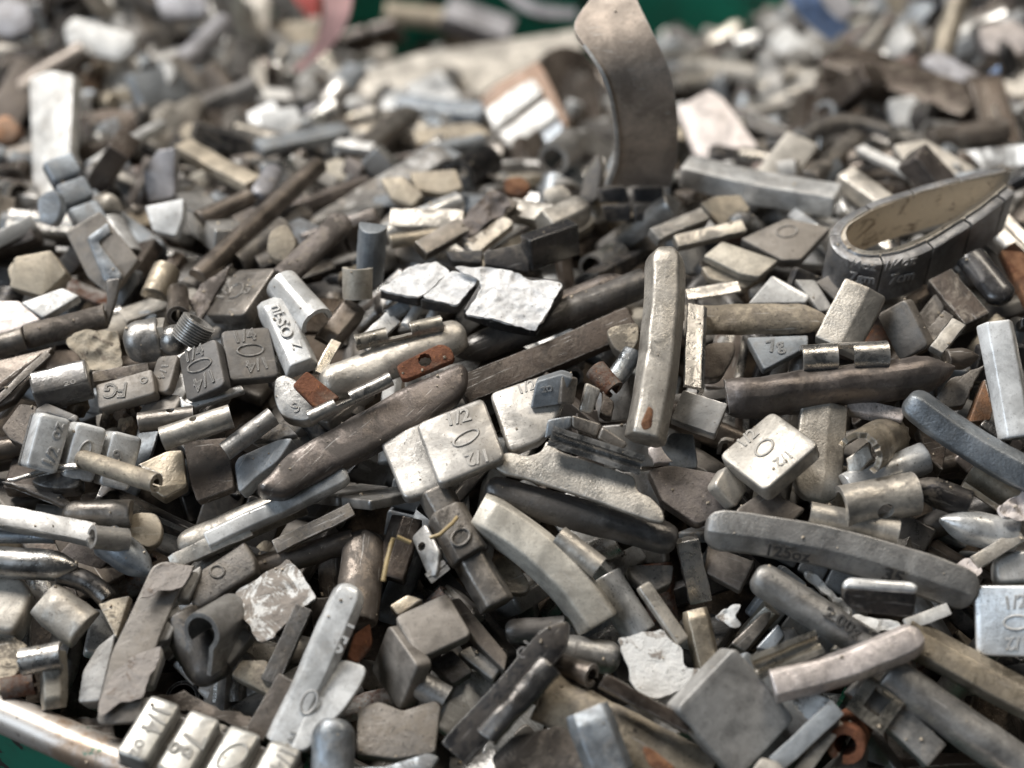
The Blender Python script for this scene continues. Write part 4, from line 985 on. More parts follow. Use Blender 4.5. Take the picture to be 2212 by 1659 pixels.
# the row of 1/2 squares
K('aw', 'middle silver square of the row of three, stamped 1/2 twice around an oval', [(-417,622),(-127,508),(-27,770),(-317,890)], (.50,.475,.44), 4, 11, (-.08,.36), 'zinc', rc=2.2, bev=.8, anchor=(-220,700), txt=[('1/2', (-275,605), (-180,580), .6), ('1/2', (-108,760), (-200,785), .6)], rings=[((-198,685),(-145,665),(-190,655))], nick='middle silver 1/2 square')
K('aw', 'leftmost silver square of the row of three, half covered by the next', [(-577,690),(-332,592),(-222,880),(-467,952)], (.50,.475,.44), 4, 8.8, (-.08,.36), 'zinc', rc=2.2, bev=.8, anchor=(-220,700), nick='covered silver square of the row')
K('aw', 'end silver square of the row of three, under the blue cube', [(-100,490),(190,392),(232,520),(135,690),(-12,748)], (.50,.475,.44), 4, 9.6, (-.08,.36), 'zinc', rc=2.2, bev=.8, anchor=(-220,700), txt=[('1/2', (30,475), (100,450), .6)], nick='silver square under the blue cube')
r = thing('st', 'bent strip of small blue-grey cubes stamped oz standing on end', (190,560), 10, 'bent strip of blue-grey cubes')
K(None, '', [(78,560),(105,440),(215,408),(265,425),(205,540)], 'bgrey', 9, 12, (-.1,1.6), 'plate', parent=r, part='segment', txt=[('oz', (175,470), (125,478), .6)])
K(None, '', [(215,412),(288,425),(270,540),(208,540)], 'taupe', 5, 12, (.7,1.2), 'lead', parent=r, part='segment')
K(None, '', [(290,570),(320,445),(385,475),(345,585)], 'beige', 6, 10, (0,1.2), 'lead', parent=r, part='segment')
for q, cc in (([(140,690),(155,605),(260,588),(258,640),(210,660)], 'bgrey'), ([(258,585),(385,625),(365,685),(258,640)], 'taupe'), ([(390,635),(503,710),(470,745),(368,690)], 'taupe')):
    K(None, '', q, cc, 7, 11, (0,1.1), 'lead', parent=r, part='segment')
r = thing('cw', 'tall beige rod standing up in the middle with a steel side clip', (640,300), 13, 'tall beige rod')
B(None, '', (660,-130), (575,695), 186, 'hex', 'beige', 12, ('round','flat'), mat='lead', parent=r, part='body', h=.85, mid=(640,300), dz=(-16,-2))
K(None, '', [(555,625),(590,545),(612,560),(605,640),(570,655)], 'orange', .7, 16, (0,.9), 'rust', parent=r, part='rust_spot', rc=3, push=.0)
C(None, '', (806,110), (790,465), 95, 'L', 'grey', 10, 1.3, parent=r, roll=-15)
B('cw', 'level tan stained rod passing behind the tall beige rod', (745,175), (1370,170), 145, 'round', 'tan', 8, ('flat','boat'), mat='dirty', nick='level tan stained rod', rough=.0005)
K('lc', 'brown half-moon end beside the steel side clip', [(820,270),(965,270),(965,320),(905,425),(825,430)], 'brown', 6, 7, (0,.6), 'lead', rc=4)
C('cl', 'dark steel strip with a bright edge above the level tan rod', (755,60), (980,25), 60, 'L', 'steel', 7)
r = thing('cl', 'bell-footed blue-grey clip with a rusty curl left of the tall beige rod', (460,330), 8, 'bell-footed clip')
K(None, '', [(405,220),(440,200),(550,178),(548,270),(500,330),(440,300)], 'tan', 6, 8, (-.1,.5), 'dirty', parent=r, part='body', rc=3)
B(None, '', (520,310), (430,450), 90, 'round', 'bgrey', 7, ('flat','round'), mat='steel', parent=r, part='stem')
C(None, '', (360,390), (440,480), 100, 'tube', 'brown', 7, 1.2, parent=r, part='curl', mat='rust')
B('cw', 'greenish-grey stub with a bright rounded end below the tall rod', (715,550), (905,620), 145, 'rect', 'grey', 8, ('flat','flat'), mat='paint', nick='greenish-grey stub')
K('aw', 'grey squared block beside a cream flake under the tall beige rod', [(640,720),(690,660),(785,668),(803,790),(800,815),(690,820)], 'bgrey', 6, 6, (0,.55), 'plate')
K('pb', 'cream flake under the foot of the tall beige rod', [(580,725),(640,705),(690,790),(610,800)], 'pinkw', 3, 6, (-.2,.5), 'plate', jag=.4)
K('lc', 'mauve-brown battered plate right of the sandy plate weight', [(585,820),(680,800),(965,850),(940,960),(915,1010),(800,1060),(650,960)], 'mauve', 5, 7, (0,.5), 'dirty', nick='mauve-brown battered plate', rc=1.5)
S('aw', 'cream square stamped 1/2 tilted on its corner, right of the tall rod', (900,765), (1145,568), (1068,905), 1.05, (.52,.49,.44), 5.5, 11, 'zinc', rc=2.4, txt=[('1/2', (990,710), (1050,655), .6), ('1/2', (1200,755), (1140,800), .6)], rings=[((1090,728),(1118,695),(1065,715))], nick='cream 1/2 square on its corner')
S('aw', 'cream square half hidden under the tilted 1/2 one', (868,880), (935,800), (965,985), .95, 'beige', 4, 8, 'zinc')
K('aw', 'dark brown plate below the tilted cream square', [(970,990),(1100,905),(1270,990),(1200,1050),(960,1050)], 'brown', 3, 8, (0,.45), 'plate', nick='dark brown plate')
B('cw', 'upright beige-gold sandy bar with a ridge beside the cream square', (1345,545), (1310,960), 205, 'ridge', 'beige', 7, ('flat','round'), mat='cast', h=.4, nick='upright sandy ridged bar')
r = thing('cw', 'thick dark brown lead weight lying level with a bright double clip', (1420,430), 11, 'thick dark brown weight')
B(None, '', (925,500), (1915,375), 178, 'D', 'mauve', 10, ('cut','boat'), mat='lead', parent=r, part='body', h=.75, mid=(1400,455), rough=.0007)
C(None, '', (1250,345), (1620,325), 125, 'half', 'steel', 12, 1.2, parent=r, notch=(.42,.58,.35,1.), roll=-8)
B('cw', 'second dark tapered weight behind the tip of the thick brown one', (1880,340), (2020,330), 100, 'D', 'brown', 8, ('flat','boat'), mat='lead')
B('cw', 'sandy two-faced bar leaning up behind the bright double clip', (1525,40), (1395,300), 190, 'ridge', 'beige', 9, ('flat','flat'), mat='cast', h=.5, nick='sandy two-faced bar', dz=(-8,0))
S('aw', 'grey-beige plate standing right of the sandy two-faced bar', (1690,85), (1782,290), (1590,150), 1.45, 'taupe', 4.5, 8, 'plate', nick='grey-beige standing plate', flip=True)
K('aw', 'silver-blue wedge plate behind the level tan rod', [(1020,105),(1125,-20),(1290,70),(1270,100)], 'silver', 3, 7, (0,.45), 'paint', nick='silver-blue wedge plate')
K('aw', 'grey plate between the wedge plate and the sandy bar', [(1220,0),(1310,0),(1390,130),(1330,140)], 'grey', 3, 6, (0,.45), 'plate')
K('aw', 'flat grey plate below the loop strip', [(1310,10),(1420,-45),(1510,20),(1400,90)], 'taupe', 3, 6, (0,.4), 'plate')
K('aw', 'blue-grey plate stamped 7g beneath the level tan rod', [(1015,250),(1280,240),(1280,290),(1090,392)], 'bgrey', 4, 7, (0,.5), 'plate', txt=[('7g', (1105,300), (1175,285), .5)])
B('cw', 'white six-sided bar standing at the right edge', (2085,190), (2185,690), 165, 'hex', 'wsil', 11, ('flat','flat'), mat='paint', h=.7, nick='white six-sided bar', dz=(-10,0))
B('cw', 'long grey-blue weight with a sloping nose slanting to the right edge', (1705,520), (2270,870), 150, 'trap', 'bgrey', 11, ('round','flat'), mat='cast', h=.75, roll=28, nick='long slanting grey-blue weight', mid=(1960,700))
K('lc', 'rust-brown pointed shard under the white six-sided bar', [(1970,620),(2045,425),(2080,560),(2070,610)], 'orange', 4, 7, (.2,.5), 'dirty')
K('cl', 'thin dark strip crossing the rust-brown shard', [(2020,630),(2045,600),(2170,680),(2150,720)], 'dgrey', 2, 9, (0,.5), 'steel')
r = thing('cl', 'open ring of peeling beige steel with rust inside', (1560,720), 9, 'open ring of peeling steel')
C(None, '', (1500,760), (1625,680), 195, 'half', 'tan', 9, 1.6, parent=r, part='band', mat='lead', dz=(-10,14), ragged=.04)
K(None, '', [(1440,770),(1540,700),(1560,770),(1500,840),(1450,850)], 'beige', 2, 9, (-.5,.8), 'lead', parent=r, part='flap', jag=.3)
K('aw', 'white flat slab under the nose of the slanting grey-blue weight', [(1450,535),(1490,512),(1700,555),(1690,610),(1450,565)], 'pinkw', 4, 8, (0,.4), 'dirty')
r = thing('cw', 'silver rounded weight with a broad beige tube clip with a hole', (1600,850), 9, 'silver weight with a holed tube clip')
B(None, '', (1450,900), (1790,760), 140, 'D', 'silver', 8, ('flat','flat'), mat='zinc', parent=r, part='body')
C(None, '', (1420,985), (1740,925), 190, 'half', 'beige', 9, 1.6, parent=r, mat='lead', hole=(.5,.74,.2))
B('cw', 'black boat-shaped weight right of the holed tube clip', (1735,870), (1980,965), 135, 'D', 'black', 8, ('boat','flat'), mat='lead', nick='black boat-shaped weight')
C('cl', 'long tan trough clip at the right edge under the slanting weight', (1985,830), (2180,960), 165, 'open', 'tan', 8, 1.5, mat='lead')
W('pb', 'tuft of white fluff at the right edge', [(2090,990),(2160,940),(2220,900),(2240,1000),(2212,1040),(2130,1030)], 'pinkw', 9, (0,.5), .8, 2.8)
K('lc', 'weathered brown splinter right of the thick dark brown weight', [(1830,500),(1900,430),(2050,360),(2000,440),(1950,540),(1860,560)], 'taupe', 4, 7, (0,.45), 'dirty', jag=.4)
B('lb', 'small beige slab leaning in front of the loop strip', (1835,310), (1925,190), 62, 'rect', 'beige', 8, h=.7, mat='plate')
B('lb', 'torn grey bar beside the small beige slab', (1790,270), (1880,160), 55, 'rect', 'taupe', 7, h=.7, mat='dirty', rough=.0008)
B('cw', 'black glossy round bar below the tip of the loop strip', (1975,-100), (2130,100), 140, 'round', 'black', 8, ('flat','round'), mat='gloss', nick='black glossy round bar')
B('cw', 'dark bar with worn bright edges beside the black glossy one', (1850,0), (2010,190), 120, 'rect', 'dbrown', 7, mat='dirty', h=.7)
K('lc', 'orange rusted flat bar at the right edge', [(2110,-130),(2212,-120),(2300,60),(2230,110)], 'orange', 4, 6, (0,.4), 'rust')
K('lc', 'dark mossy chunk behind the long slanting weight', [(1750,640),(1830,620),(1880,720),(1860,830),(1790,760)], 'dbrown', 5, 5, (0,.5), 'dirty')
K('lc', 'brown chunk above the small beige slab', [(1740,170),(1830,60),(1880,90),(1850,180),(1780,240)], 'taupe', 5, 6, (0,.5), 'dirty')
K('lc', 'dark ragged lump near the foot of the blue cubes', [(390,480),(440,520),(430,590),(380,580)], 'dbrown', 5, 7, (0,.6), 'dirty', jag=.4)
# ------------------------------------------------------------------ loop strip
T()
r = thing('st', 'dark grey adhesive strip bent into a teardrop loop with a tan paper lining', (1990,480), 9, 'teardrop loop strip')
top = [(2178,374),(2110,388),(2040,404),(1970,424),(1905,446),(1855,470),(1826,492),(1817,514),(1830,538),(1862,552),(1905,552),(1955,540),(2010,516),(2070,480),(2125,442),(2174,402)]
nL = gn((0, .12)); PL = at(1930, 520, LIFT(9) + .012)
P3 = [onplane(u, v, PL, nL) for u, v in top]
def smooth_path(P, sub=6):
    out = []
    for i in range(len(P) - 1):
        p = [P[max(0, min(len(P) - 1, k))] for k in (i - 1, i, i + 1, i + 2)]
        for k in range(sub):
            t = k / sub; out.append(.5 * ((2 * p[1]) + (-p[0] + p[2]) * t + (2 * p[0] - 5 * p[1] + 4 * p[2] - p[3]) * t * t + (-p[0] + 3 * p[1] - 3 * p[2] + p[3]) * t ** 3))
    return out + [P[-1]]
SP = smooth_path(P3, 14); ln = [0.]
for a, b in zip(SP, SP[1:]): ln.append(ln[-1] + (b - a).length)
ctrL = sum(SP, Vector()) / len(SP)
def band(i0, i1, th0, th1, z0, z1, name, mat, col):
    bm = bmesh.new(); rows = []
    for i in range(i0, i1 + 1):
        t = (SP[min(i + 1, len(SP) - 1)] - SP[max(i - 1, 0)]).normalized(); o = t.cross(nL).normalized()
        o = -t.cross(nL).normalized() if SGN < 0 else t.cross(nL).normalized()
        rows.append([bm.verts.new(SP[i] + o * a + nL * z - ctrL) for a, z in ((th0, z0), (th0, z1 + .0008), (th0 + .0006, z1), (th1 - .0008, z1), (th1, z1 + (.0008 if z0 < z1 else 0) - .0012), (th1, z0))])
    for A, Bq in zip(rows, rows[1:]):
        for j in range(6): bm.faces.new((A[j], A[(j + 1) % 6], Bq[(j + 1) % 6], Bq[j]))
    bm.faces.new(rows[0][::-1]); bm.faces.new(rows[-1])
    wob(bm, .0002, 150, seed())
    return put(name, done(bm, name, 45), mat, Matrix.Translation(ctrL), col, r)
q_ = len(SP) // 2; t0 = (SP[q_ + 1] - SP[q_ - 1]).normalized().cross(nL); SGN = 1 if t0.dot(SP[q_] - ctrL) > 0 else -1
HB = .016
cuts = [0]
target = .0135; acc = 0
for i in range(1, len(SP)):
    if ln[i] - ln[cuts[-1]] > .0162: cuts.append(i)
if len(SP) - 1 - cuts[-1] < 3: cuts[-1] = len(SP) - 1
else: cuts.append(len(SP) - 1)
for a, b in zip(cuts, cuts[1:]):
    band(a, b - 1, .0002, .0034, -HB, 0., 'segment', 'lead', (.33, .335, .35))
    # shallow groove at each joint is the gap that the next segment leaves
band(0, len(SP) - 1, -.0011, .0002, -HB + .001, .0006, 'paper_lining', 'paper', (.64, .57, .47))
def loop_text(s, ua, va, ub, vb, k=1.):
    mid = (ua + ub) / 2
    best = min(range(len(SP)), key=lambda i: abs((SP[i] - CAM).dot(RT) / (SP[i] - CAM).dot(FW) * FPX + 1106 - mid) + (0 if i > len(SP) * .45 else 1e6))
    t = (SP[min(best + 2, len(SP) - 1)] - SP[best - 2]).normalized(); o = t.cross(nL).normalized() * SGN
    write(r, SP[best] + o * .0043, o, s, (ua, va), (ub, vb), (.42, .42, .43), 'plate', k)
loop_text('1/4oz', 1828, 566, 1893, 577); loop_text('7gm', 1835, 598, 1890, 607); loop_text('1/4oz', 1914, 574, 1980, 560); loop_text('7cm', 1922, 604, 1976, 592)
# ------------------------------------------------------------------ the big curved strip
r = thing('st', 'tall brown strip arching up before the green wall, black blocks at its foot', (1375,300), 6, 'tall arching brown strip')
R_(None, '', [(1290,-20),(1241,50),(1262,98),(1296,148),(1316,195),(1327,245),(1333,300),(1330,352),(1311,400)], [(1360,-40),(1378,5),(1406,62),(1431,115),(1450,165),(1461,225),(1464,280),(1462,340),(1449,404)], [-40,-44,-47,-47,-44,-38,-30,-19,-8], 3.0, (.50,.42,.355), 'plate', parent=r, part='tape', lvl=6)
R_(None, '', [(1258,98),(1292,148),(1312,195),(1323,245),(1329,300),(1326,352),(1307,401)], [(1264,95),(1299,145),(1319,193),(1330,243),(1337,299),(1335,352),(1318,401)], [-48,-48,-45,-39,-31,-20,-9], 1.0, 'silver', 'plate', parent=r, part='tape_edge', lvl=6)
for q in ([(1293,408),(1352,402),(1362,438),(1297,440)], [(1368,405),(1432,402),(1434,440),(1372,438)], [(1300,444),(1362,442),(1364,478),(1308,480)], [(1370,442),(1440,442),(1432,478),(1370,478)]):
    K(None, '', q, 'black', 7, 5, (0,1.6), 'plate', parent=r, part='segment', rc=1)
K(None, '', [(1262,380),(1290,330),(1300,360),(1290,430),(1270,440),(1250,430)], 'dgrey', 4, 4, (-.5,.9), 'dirty', parent=r, part='segment')
r = thing('st', 'curled strip of white blocks with brown gaps beside the tall arching strip', (1130,250), 5, 'curled strip of white blocks')
for q, cc in (([(1048,238),(1098,200),(1150,168),(1172,198),(1068,282)], 'white'), ([(1076,288),(1180,212),(1206,248),(1106,322)], 'white'), ([(1110,330),(1212,258),(1218,300),(1160,346),(1120,345)], 'blue')):
    K(None, '', q, cc, 5, 10, (-.35,.55), 'plate', parent=r, part='segment', anchor=(1130,250))
K(None, '', [(1035,215),(1060,188),(1160,130),(1175,150),(1225,255),(1225,300),(1110,340)], (.26,.17,.12), 2, 8.4, (-.35,.55), 'plate', parent=r, part='tape', anchor=(1130,250))
K(None, '', [(1165,150),(1215,108),(1268,118),(1304,190),(1300,270),(1230,290)], 'dbrown', 4, 6, (0,1.), 'dirty', parent=r, part='hollow_shade')  # dark plate added behind the loop: the hollow's shade put into its colour
R_(None, '', [(1165,150),(1175,118),(1215,100),(1262,112),(1290,150),(1300,220)], [(1220,260),(1215,190),(1235,150),(1268,150),(1292,190),(1302,260)], [0,8,14,20,22,22], 3, 'dbrown', 'dirty', parent=r, part='tape_loop', lvl=9)
# ------------------------------------------------------------------ just behind the crest
K('aw', 'brown-tan flat plate stacked on another behind the tall beige rod', [(1520,552),(1560,520),(1682,562),(1640,598),(1600,592)], 'gold', 3, 7, (0,.25), 'plate', nick='stacked brown-tan plates')
K('aw', 'lower brown-tan plate of the stack behind the tall beige rod', [(1515,575),(1600,570),(1660,590),(1610,622),(1530,600)], 'tan', 3, 5, (0,.25), 'plate')
K('aw', 'brown-tan plate with a faint oval leading back from the stack', [(1600,515),(1700,470),(1795,490),(1730,560),(1690,562)], 'taupe', 4, 6, (0,.25), 'plate', rings=[((1700,500),(1722,498),(1700,488))])
K('aw', 'small brown block with a silver edge topping the little block row', [(1512,438),(1545,422),(1600,420),(1622,452),(1560,490)], 'tan', 4, 9, (0,.5), 'plate', nick='small brown block with a silver edge')
B('st', 'short row of grey blocks behind the small brown block', (1412,515), (1520,465), 34, 'rect', 'grey', 7, h=.8, mat='lead')
B('st', 'beige block row with a pink paint dab', (1460,525), (1605,492), 30, 'rect', 'beige', 7, h=.8, mat='lead')
B('cw', 'long silver-blue bar behind the little block rows', (1480,370), (1808,435), 72, 'rect', 'silver', 7, mat='zinc', h=.7, nick='long silver-blue bar', roll=-20)
B('cw', 'beige stubby bar right of the long silver-blue bar', (1825,380), (1915,445), 62, 'trap', 'beige', 6, mat='lead')
B('lb', 'white narrow bar above the beige stubby bar', (1855,322), (1968,378), 24, 'rect', 'white', 7, mat='plate')
K('aw', 'long pinkish-grey slab behind the teardrop loop strip', [(1930,312),(2000,300),(2105,360),(2130,395),(2040,400),(1960,360)], 'beige', 5, 6, (0,.4), 'plate', nick='long pinkish-grey slab')
K('aw', 'pinkish-white tilted square right of the tall arching strip', [(1463,232),(1530,193),(1560,208),(1637,315),(1622,338),(1560,362),(1500,332)], 'pinkw', 5, 6, (-.1,.5), 'plate', rc=2, nick='pinkish-white tilted square')
K('aw', 'beige block with a bright edge behind the long silver-blue bar', [(1632,370),(1702,282),(1770,312),(1712,392),(1690,400)], 'beige', 6, 6, (-.2,.8), 'plate', nick='beige block with a bright edge')
B('lb', 'olive-grey bar right of the beige block with a bright edge', (1750,385), (1850,295), 48, 'trap', 'taupe', 5, mat='lead')
B('cw', 'black-brown long bar slanting in the blurred right part', (1800,135), (2110,248), 86, 'rect', 'dbrown', 9, mat='lead', nick='black-brown slanting bar', h=.8)
B('cw', 'dark arched bar below the black-brown slanting one', (1735,300), (1925,285), 50, 'D', 'dgrey', 7, mat='lead', mid=(1830,262))
K('lc', 'white-blue blurred block under the black-brown slanting bar', [(1920,215),(1975,205),(2000,245),(1985,285),(1935,275)], 'silver', 8, 6, (0,.9), 'paint')
B('cw', 'lilac bar beyond the black-brown slanting one', (2010,130), (2185,250), 50, 'rect', 'lilac', 8, mat='plate')
K('lc', 'small sky-blue triangular scrap at the far right', [(2108,185),(2160,138),(2162,205)], (.32,.48,.80), 4, 10, (0,1.), 'plate')
B('lb', 'tan bar standing up at the far right', (2025,145), (2075,-20), 46, 'D', 'tan', 7, mat='plate', dz=(-10,-30))
B('cw', 'brown half-round bar behind the long pinkish-grey slab', (2010,295), (2175,272), 56, 'D', 'brown', 6, mat='dirty')
K('lc', 'cream blurred chunk at the far right corner', [(2110,60),(2190,40),(2240,80),(2212,120),(2130,110)], 'pinkw', 8, 8, (0,.8), 'plate', rc=3)
B('cw', 'pale grey bar along the foot of the green wall', (1480,140), (1770,170), 52, 'D', 'beige', 7, mat='lead', nick='pale grey bar by the green wall')
K('lc', 'cream block leaning at the green wall beside the arching strip', [(1425,70),(1440,58),(1505,85),(1500,110),(1440,105)], 'white', 7, 7, (0,.6), 'plate')
B('lb', 'grey bar under the cream block by the green wall', (1410,130), (1500,115), 45, 'rect', 'grey', 6, mat='lead')
B('lb', 'beige bar in the shade right of the tall arching strip', (1460,180), (1560,165), 44, 'D', 'beige', 5, mat='lead')
K('lc', 'white lump in the blur under the blue plastic arc', [(1660,85),(1700,50),(1740,90),(1780,110),(1740,150),(1670,130)], 'wsil', 8, 8, (0,.8), 'plate', rc=4)
R_(('plastic_scrap', 'plastic scrap', None), 'bright blue curved plastic piece blurred at the top of the frame', [(1690,-30),(1712,10),(1745,50),(1795,88)], [(1755,-35),(1772,0),(1800,32),(1838,58)], [-20,-18,-14,-10], 4, 'skyblue', 'plastic', lvl=8, nick='blue plastic arc')
K('lc', 'lilac lump beside the blue plastic arc', [(1770,-20),(1830,-20),(1850,20),(1820,50),(1790,25)], 'lilac', 6, 8, (0,.8), 'plate', rc=4)
B('lb', 'beige bar left of the black-brown slanting bar', (1640,195), (1720,150), 44, 'D', 'beige', 5, mat='lead')
B('cw', 'bluish half-pipe at the far right of the long silver-blue bar', (1560,250), (1780,215), 40, 'D', 'grey', 4, mat='lead')
# ------------------------------------------------------------------ blurred left and centre back
K('aw', 'big pale flat slab lying in the blurred centre back', [(785,150),(900,115),(1250,62),(1262,108),(1190,118),(1050,195),(1040,225),(800,220),(735,205)], 'beige', 4, 6, (0,.35), 'plate', nick='big pale flat slab')
B('lb', 'blue-white bar edge under the big pale flat slab', (860,225), (1045,245), 42, 'rect', 'blue', 4, mat='paint')
r = thing(('plastic_scrap', 'plastic scrap', None), 'red and pink curved plastic piece blurred at the top of the frame', (690,60), 6, 'red plastic piece')
R_(None, '', [(692,-40),(700,20),(690,70),(668,110),(632,150)], [(765,-40),(755,30),(735,75),(700,115),(645,155)], [-25,-22,-18,-14,-10], 3, 'pink', 'plastic', parent=r, part='rim', lvl=8)
K(None, '', [(590,-30),(692,-30),(690,45),(600,50)], 'red', 2, 12, (0,1.), 'plastic', parent=r, part='inside')
K(None, '', [(600,48),(690,42),(680,105),(650,120),(605,95)], 'tan', 3, 11, (0,1.), 'plastic', parent=r, part='base')
K('aw', 'bright white upright slab in the blurred left back', [(62,168),(108,152),(158,160),(150,330),(118,480),(98,492),(70,400)], 'white', 5, 10, (-.5,.5), 'plate', rc=2, nick='bright white upright slab')
STRIP('strip of pale blue blocks leaning on the white upright slab', (95,350), (180,505), (150,322), 2.6, 3, 'blue', Tm=5, lvl=11, gap=.12, mat='plate', nick='pale blue leaning strip')
K('lc', 'pale lump at the foot of the white upright slab', [(78,425),(122,405),(135,450),(115,490),(85,480)], 'blue', 7, 11, (0,1.2), 'plate', rc=3)
K('lc', 'white long lump in the far left blur', [(135,60),(160,35),(290,75),(290,105),(260,130),(150,110)], 'white', 8, 8, (0,.9), 'plate', rc=4, nick='white long lump')
B('cw', 'lilac rod pointing to the far corner in the left blur', (358,162), (485,40), 46, 'D', 'lilac', 8, mat='plate', nick='lilac blurred rod')
K('lc', 'white end piece on the lilac rod', [(335,160),(362,128),(382,150),(365,185),(345,180)], 'white', 6, 10, (0,1), 'plate', rc=3)
B('lb', 'slim grey bar left of the tan bar in the blur', (200,355), (350,268), 34, 'D', 'silver', 6, mat='plate', nick='slim grey blurred bar')
B('lb', 'tan bar slanting down in the left blur', (398,318), (550,402), 42, 'rect', 'tan', 7, mat='plate', nick='tan slanting blurred bar')
K('lc', 'tan block above the slanting tan bar', [(385,285),(400,265),(455,265),(470,290),(440,305),(395,305)], 'tan', 8, 6, (0,.7), 'plate')
K('aw', 'lilac-grey block with a cut-off corner in the left blur', [(308,365),(340,325),(378,318),(376,425),(320,438)], 'lilac', 6, 7, (-.1,1.1), 'plate', nick='lilac-grey block')
K('aw', 'white plates stacked below the lilac-grey block', [(312,445),(398,428),(395,470),(380,510),(330,500)], 'wsil', 6, 6, (0,.8), 'plate')
B('cw', 'long brown rod with a pale side in the left middle', (425,595), (690,350), 46, 'D', 'brown', 6, mat='lead', nick='long brown rod')
B('cw', 'mauve rod with a cream patch right of the long brown rod', (610,600), (745,470), 58, 'round', 'mauve', 7, ('flat','round'), mat='dirty', nick='mauve rod with a cream patch')
B('lb', 'blue-grey bar lying level in the blurred centre', (560,322), (745,280), 38, 'rect', 'bgrey', 7, mat='plate', nick='blue-grey level bar')
K('lc', 'square pale block on the blue-grey level bar', [(558,240),(640,230),(655,262),(640,290),(565,290)], 'silver', 8, 7, (0,.9), 'plate')
K('lc', 'lilac block beside the square pale block', [(655,235),(690,220),(715,235),(700,262),(665,262)], 'lilac', 6, 6, (0,.9), 'plate')
B('lb', 'dark grooved rod in the blurred centre', (760,335), (880,245), 58, 'ridge', 'taupe', 7, mat='lead', nick='dark grooved rod')
B('lb', 'small white bar across the dark grooved rod', (726,310), (806,322), 26, 'rect', 'white', 9, mat='plate')
K('lc', 'white knob above the dark grooved rod', [(745,215),(765,205),(795,210),(800,240),(775,250),(750,240)], 'white', 8, 8, (0,1.), 'plate', rc=4)
K('lc', 'second white knob in front of the big pale slab', [(715,160),(740,150),(755,175),(740,190),(718,185)], 'white', 8, 8, (0,1.), 'plate', rc=4)
B('lb', 'blue-grey small rod below the big pale slab', (918,326), (1042,298), 34, 'D', 'bgrey', 7, mat='plate')
K('aw', 'pinkish tan plate under the curled white strip', [(890,280),(1020,262),(1060,285),(1040,300),(900,310)], 'tan', 4, 5, (0,.4), 'plate')
K('aw', 'tan flat plate in the middle behind the foam blocks', [(882,372),(985,365),(1000,405),(960,420),(900,410)], 'tan', 4, 6, (0,.5), 'plate')
K('aw', 'tan plate with a blue edge beside the tan flat one', [(820,385),(870,380),(915,420),(890,445),(845,430)], 'tan', 4, 6, (-.1,.6), 'plate')
B('cw', 'bright silver tube-like bar behind the pale blue upright rod', (800,520), (990,430), 48, 'D', 'silver', 6, mat='zinc', nick='bright silver bar')
B('cw', 'beige flat bar crossing the bright silver bar', (842,475), (1000,478), 46, 'rect', 'beige', 7, mat='lead', h=.5)
B('lb', 'tan low bar in front of the beige flat bar', (840,520), (960,500), 32, 'D', 'tan', 6, mat='lead')
B('cw', 'beige bar behind the six-sided pale rod', (1100,455), (1190,470), 50, 'rect', 'beige', 6, mat='lead')
K('lc', 'rust-orange blurred lump in the middle', [(1088,385),(1130,380),(1150,405),(1120,425),(1090,415)], 'orange', 7, 5, (0,.8), 'rust', rc=3)
K('lc', 'grey rounded lump in front of the rust-orange one', [(1170,410),(1215,395),(1240,425),(1230,445),(1180,440)], 'beige', 7, 6, (0,.8), 'lead', rc=4)
C('cl', 'grey ring-like clip under the curled white strip', (1195,345), (1235,310), 70, 'tube', 'grey', 6, 1.8, mat='lead')
C('cl', 'thin black curved clip in the blurred centre', (990,385), (1050,350), 80, 'half', 'black', 5, 1.6, mat='lead')
B('cw', 'pale tan bar lying at the foot of the green wall', (832,22), (1000,42), 54, 'D', 'tan', 8, mat='plate', nick='pale tan bar by the wall')
B('cw', 'lilac tilted bar against the green wall', (962,25), (1105,75), 66, 'rect', 'lilac', 9, mat='plate', nick='lilac tilted bar')
R_(('hose', 'hose', None), 'pale grey curved hose piece lying at the green wall', [(1078,-20),(1120,15),(1175,35),(1245,38)], [(1100,-30),(1135,-5),(1180,12),(1245,18)], [0,0,0,0], 5, 'lilac', 'plastic', lvl=10)
K('lc', 'pale block beside the lilac tilted bar', [(770,85),(830,75),(850,110),(830,130),(775,120)], 'beige', 8, 7, (0,.9), 'plate')
B('lb', 'dark bluish rod standing in the left blur', (520,175), (528,95), 44, 'rect', 'dgrey', 8, mat='lead')
B('lb', 'bright L-shaped bar under the red plastic piece', (555,205), (625,212), 32, 'rect', 'white', 8, mat='plate')
B('lb', 'bright short bar standing on the L-shaped one', (562,205), (556,140), 28, 'rect', 'beige', 8, mat='plate', dz=(0,-6))
K('lc', 'tan blurred lump at the left edge', [(-20,260),(20,245),(45,275),(30,305),(-20,310)], 'orange', 7, 6, (0,.8), 'lead', rc=4)
K('lc', 'brown dark block right of the white upright slab', [(160,250),(230,235),(320,240),(300,300),(200,320)], 'dbrown', 8, 4, (0,.8), 'lead')
K('aw', 'brown square plate behind the slender bent strip', [(140,500),(215,455),(300,560),(240,640),(190,600)], 'taupe', 4, 5, (0,.8), 'plate')
K('lc', 'cream chunk left of the brown square plate', [(30,555),(110,540),(145,590),(90,640),(20,620)], 'tan', 7, 5, (0,.8), 'plate')
K('lc', 'pale lump in the upper left corner', [(-20,0),(60,5),(70,60),(20,80),(-20,70)], 'lilac', 8, 6, (0,.9), 'plate', rc=4)
K('lc', 'pale pink lump at the top between lilac rod and red plastic', [(490,-10),(585,-15),(580,70),(520,80)], 'beige', 8, 7, (0,.9), 'plate', rc=4)
K('lc', 'whitish lump at the top edge above the lilac rod', [(330,-20),(440,-25),(450,30),(350,40)], 'lilac', 8, 7, (0,.9), 'plate', rc=4)
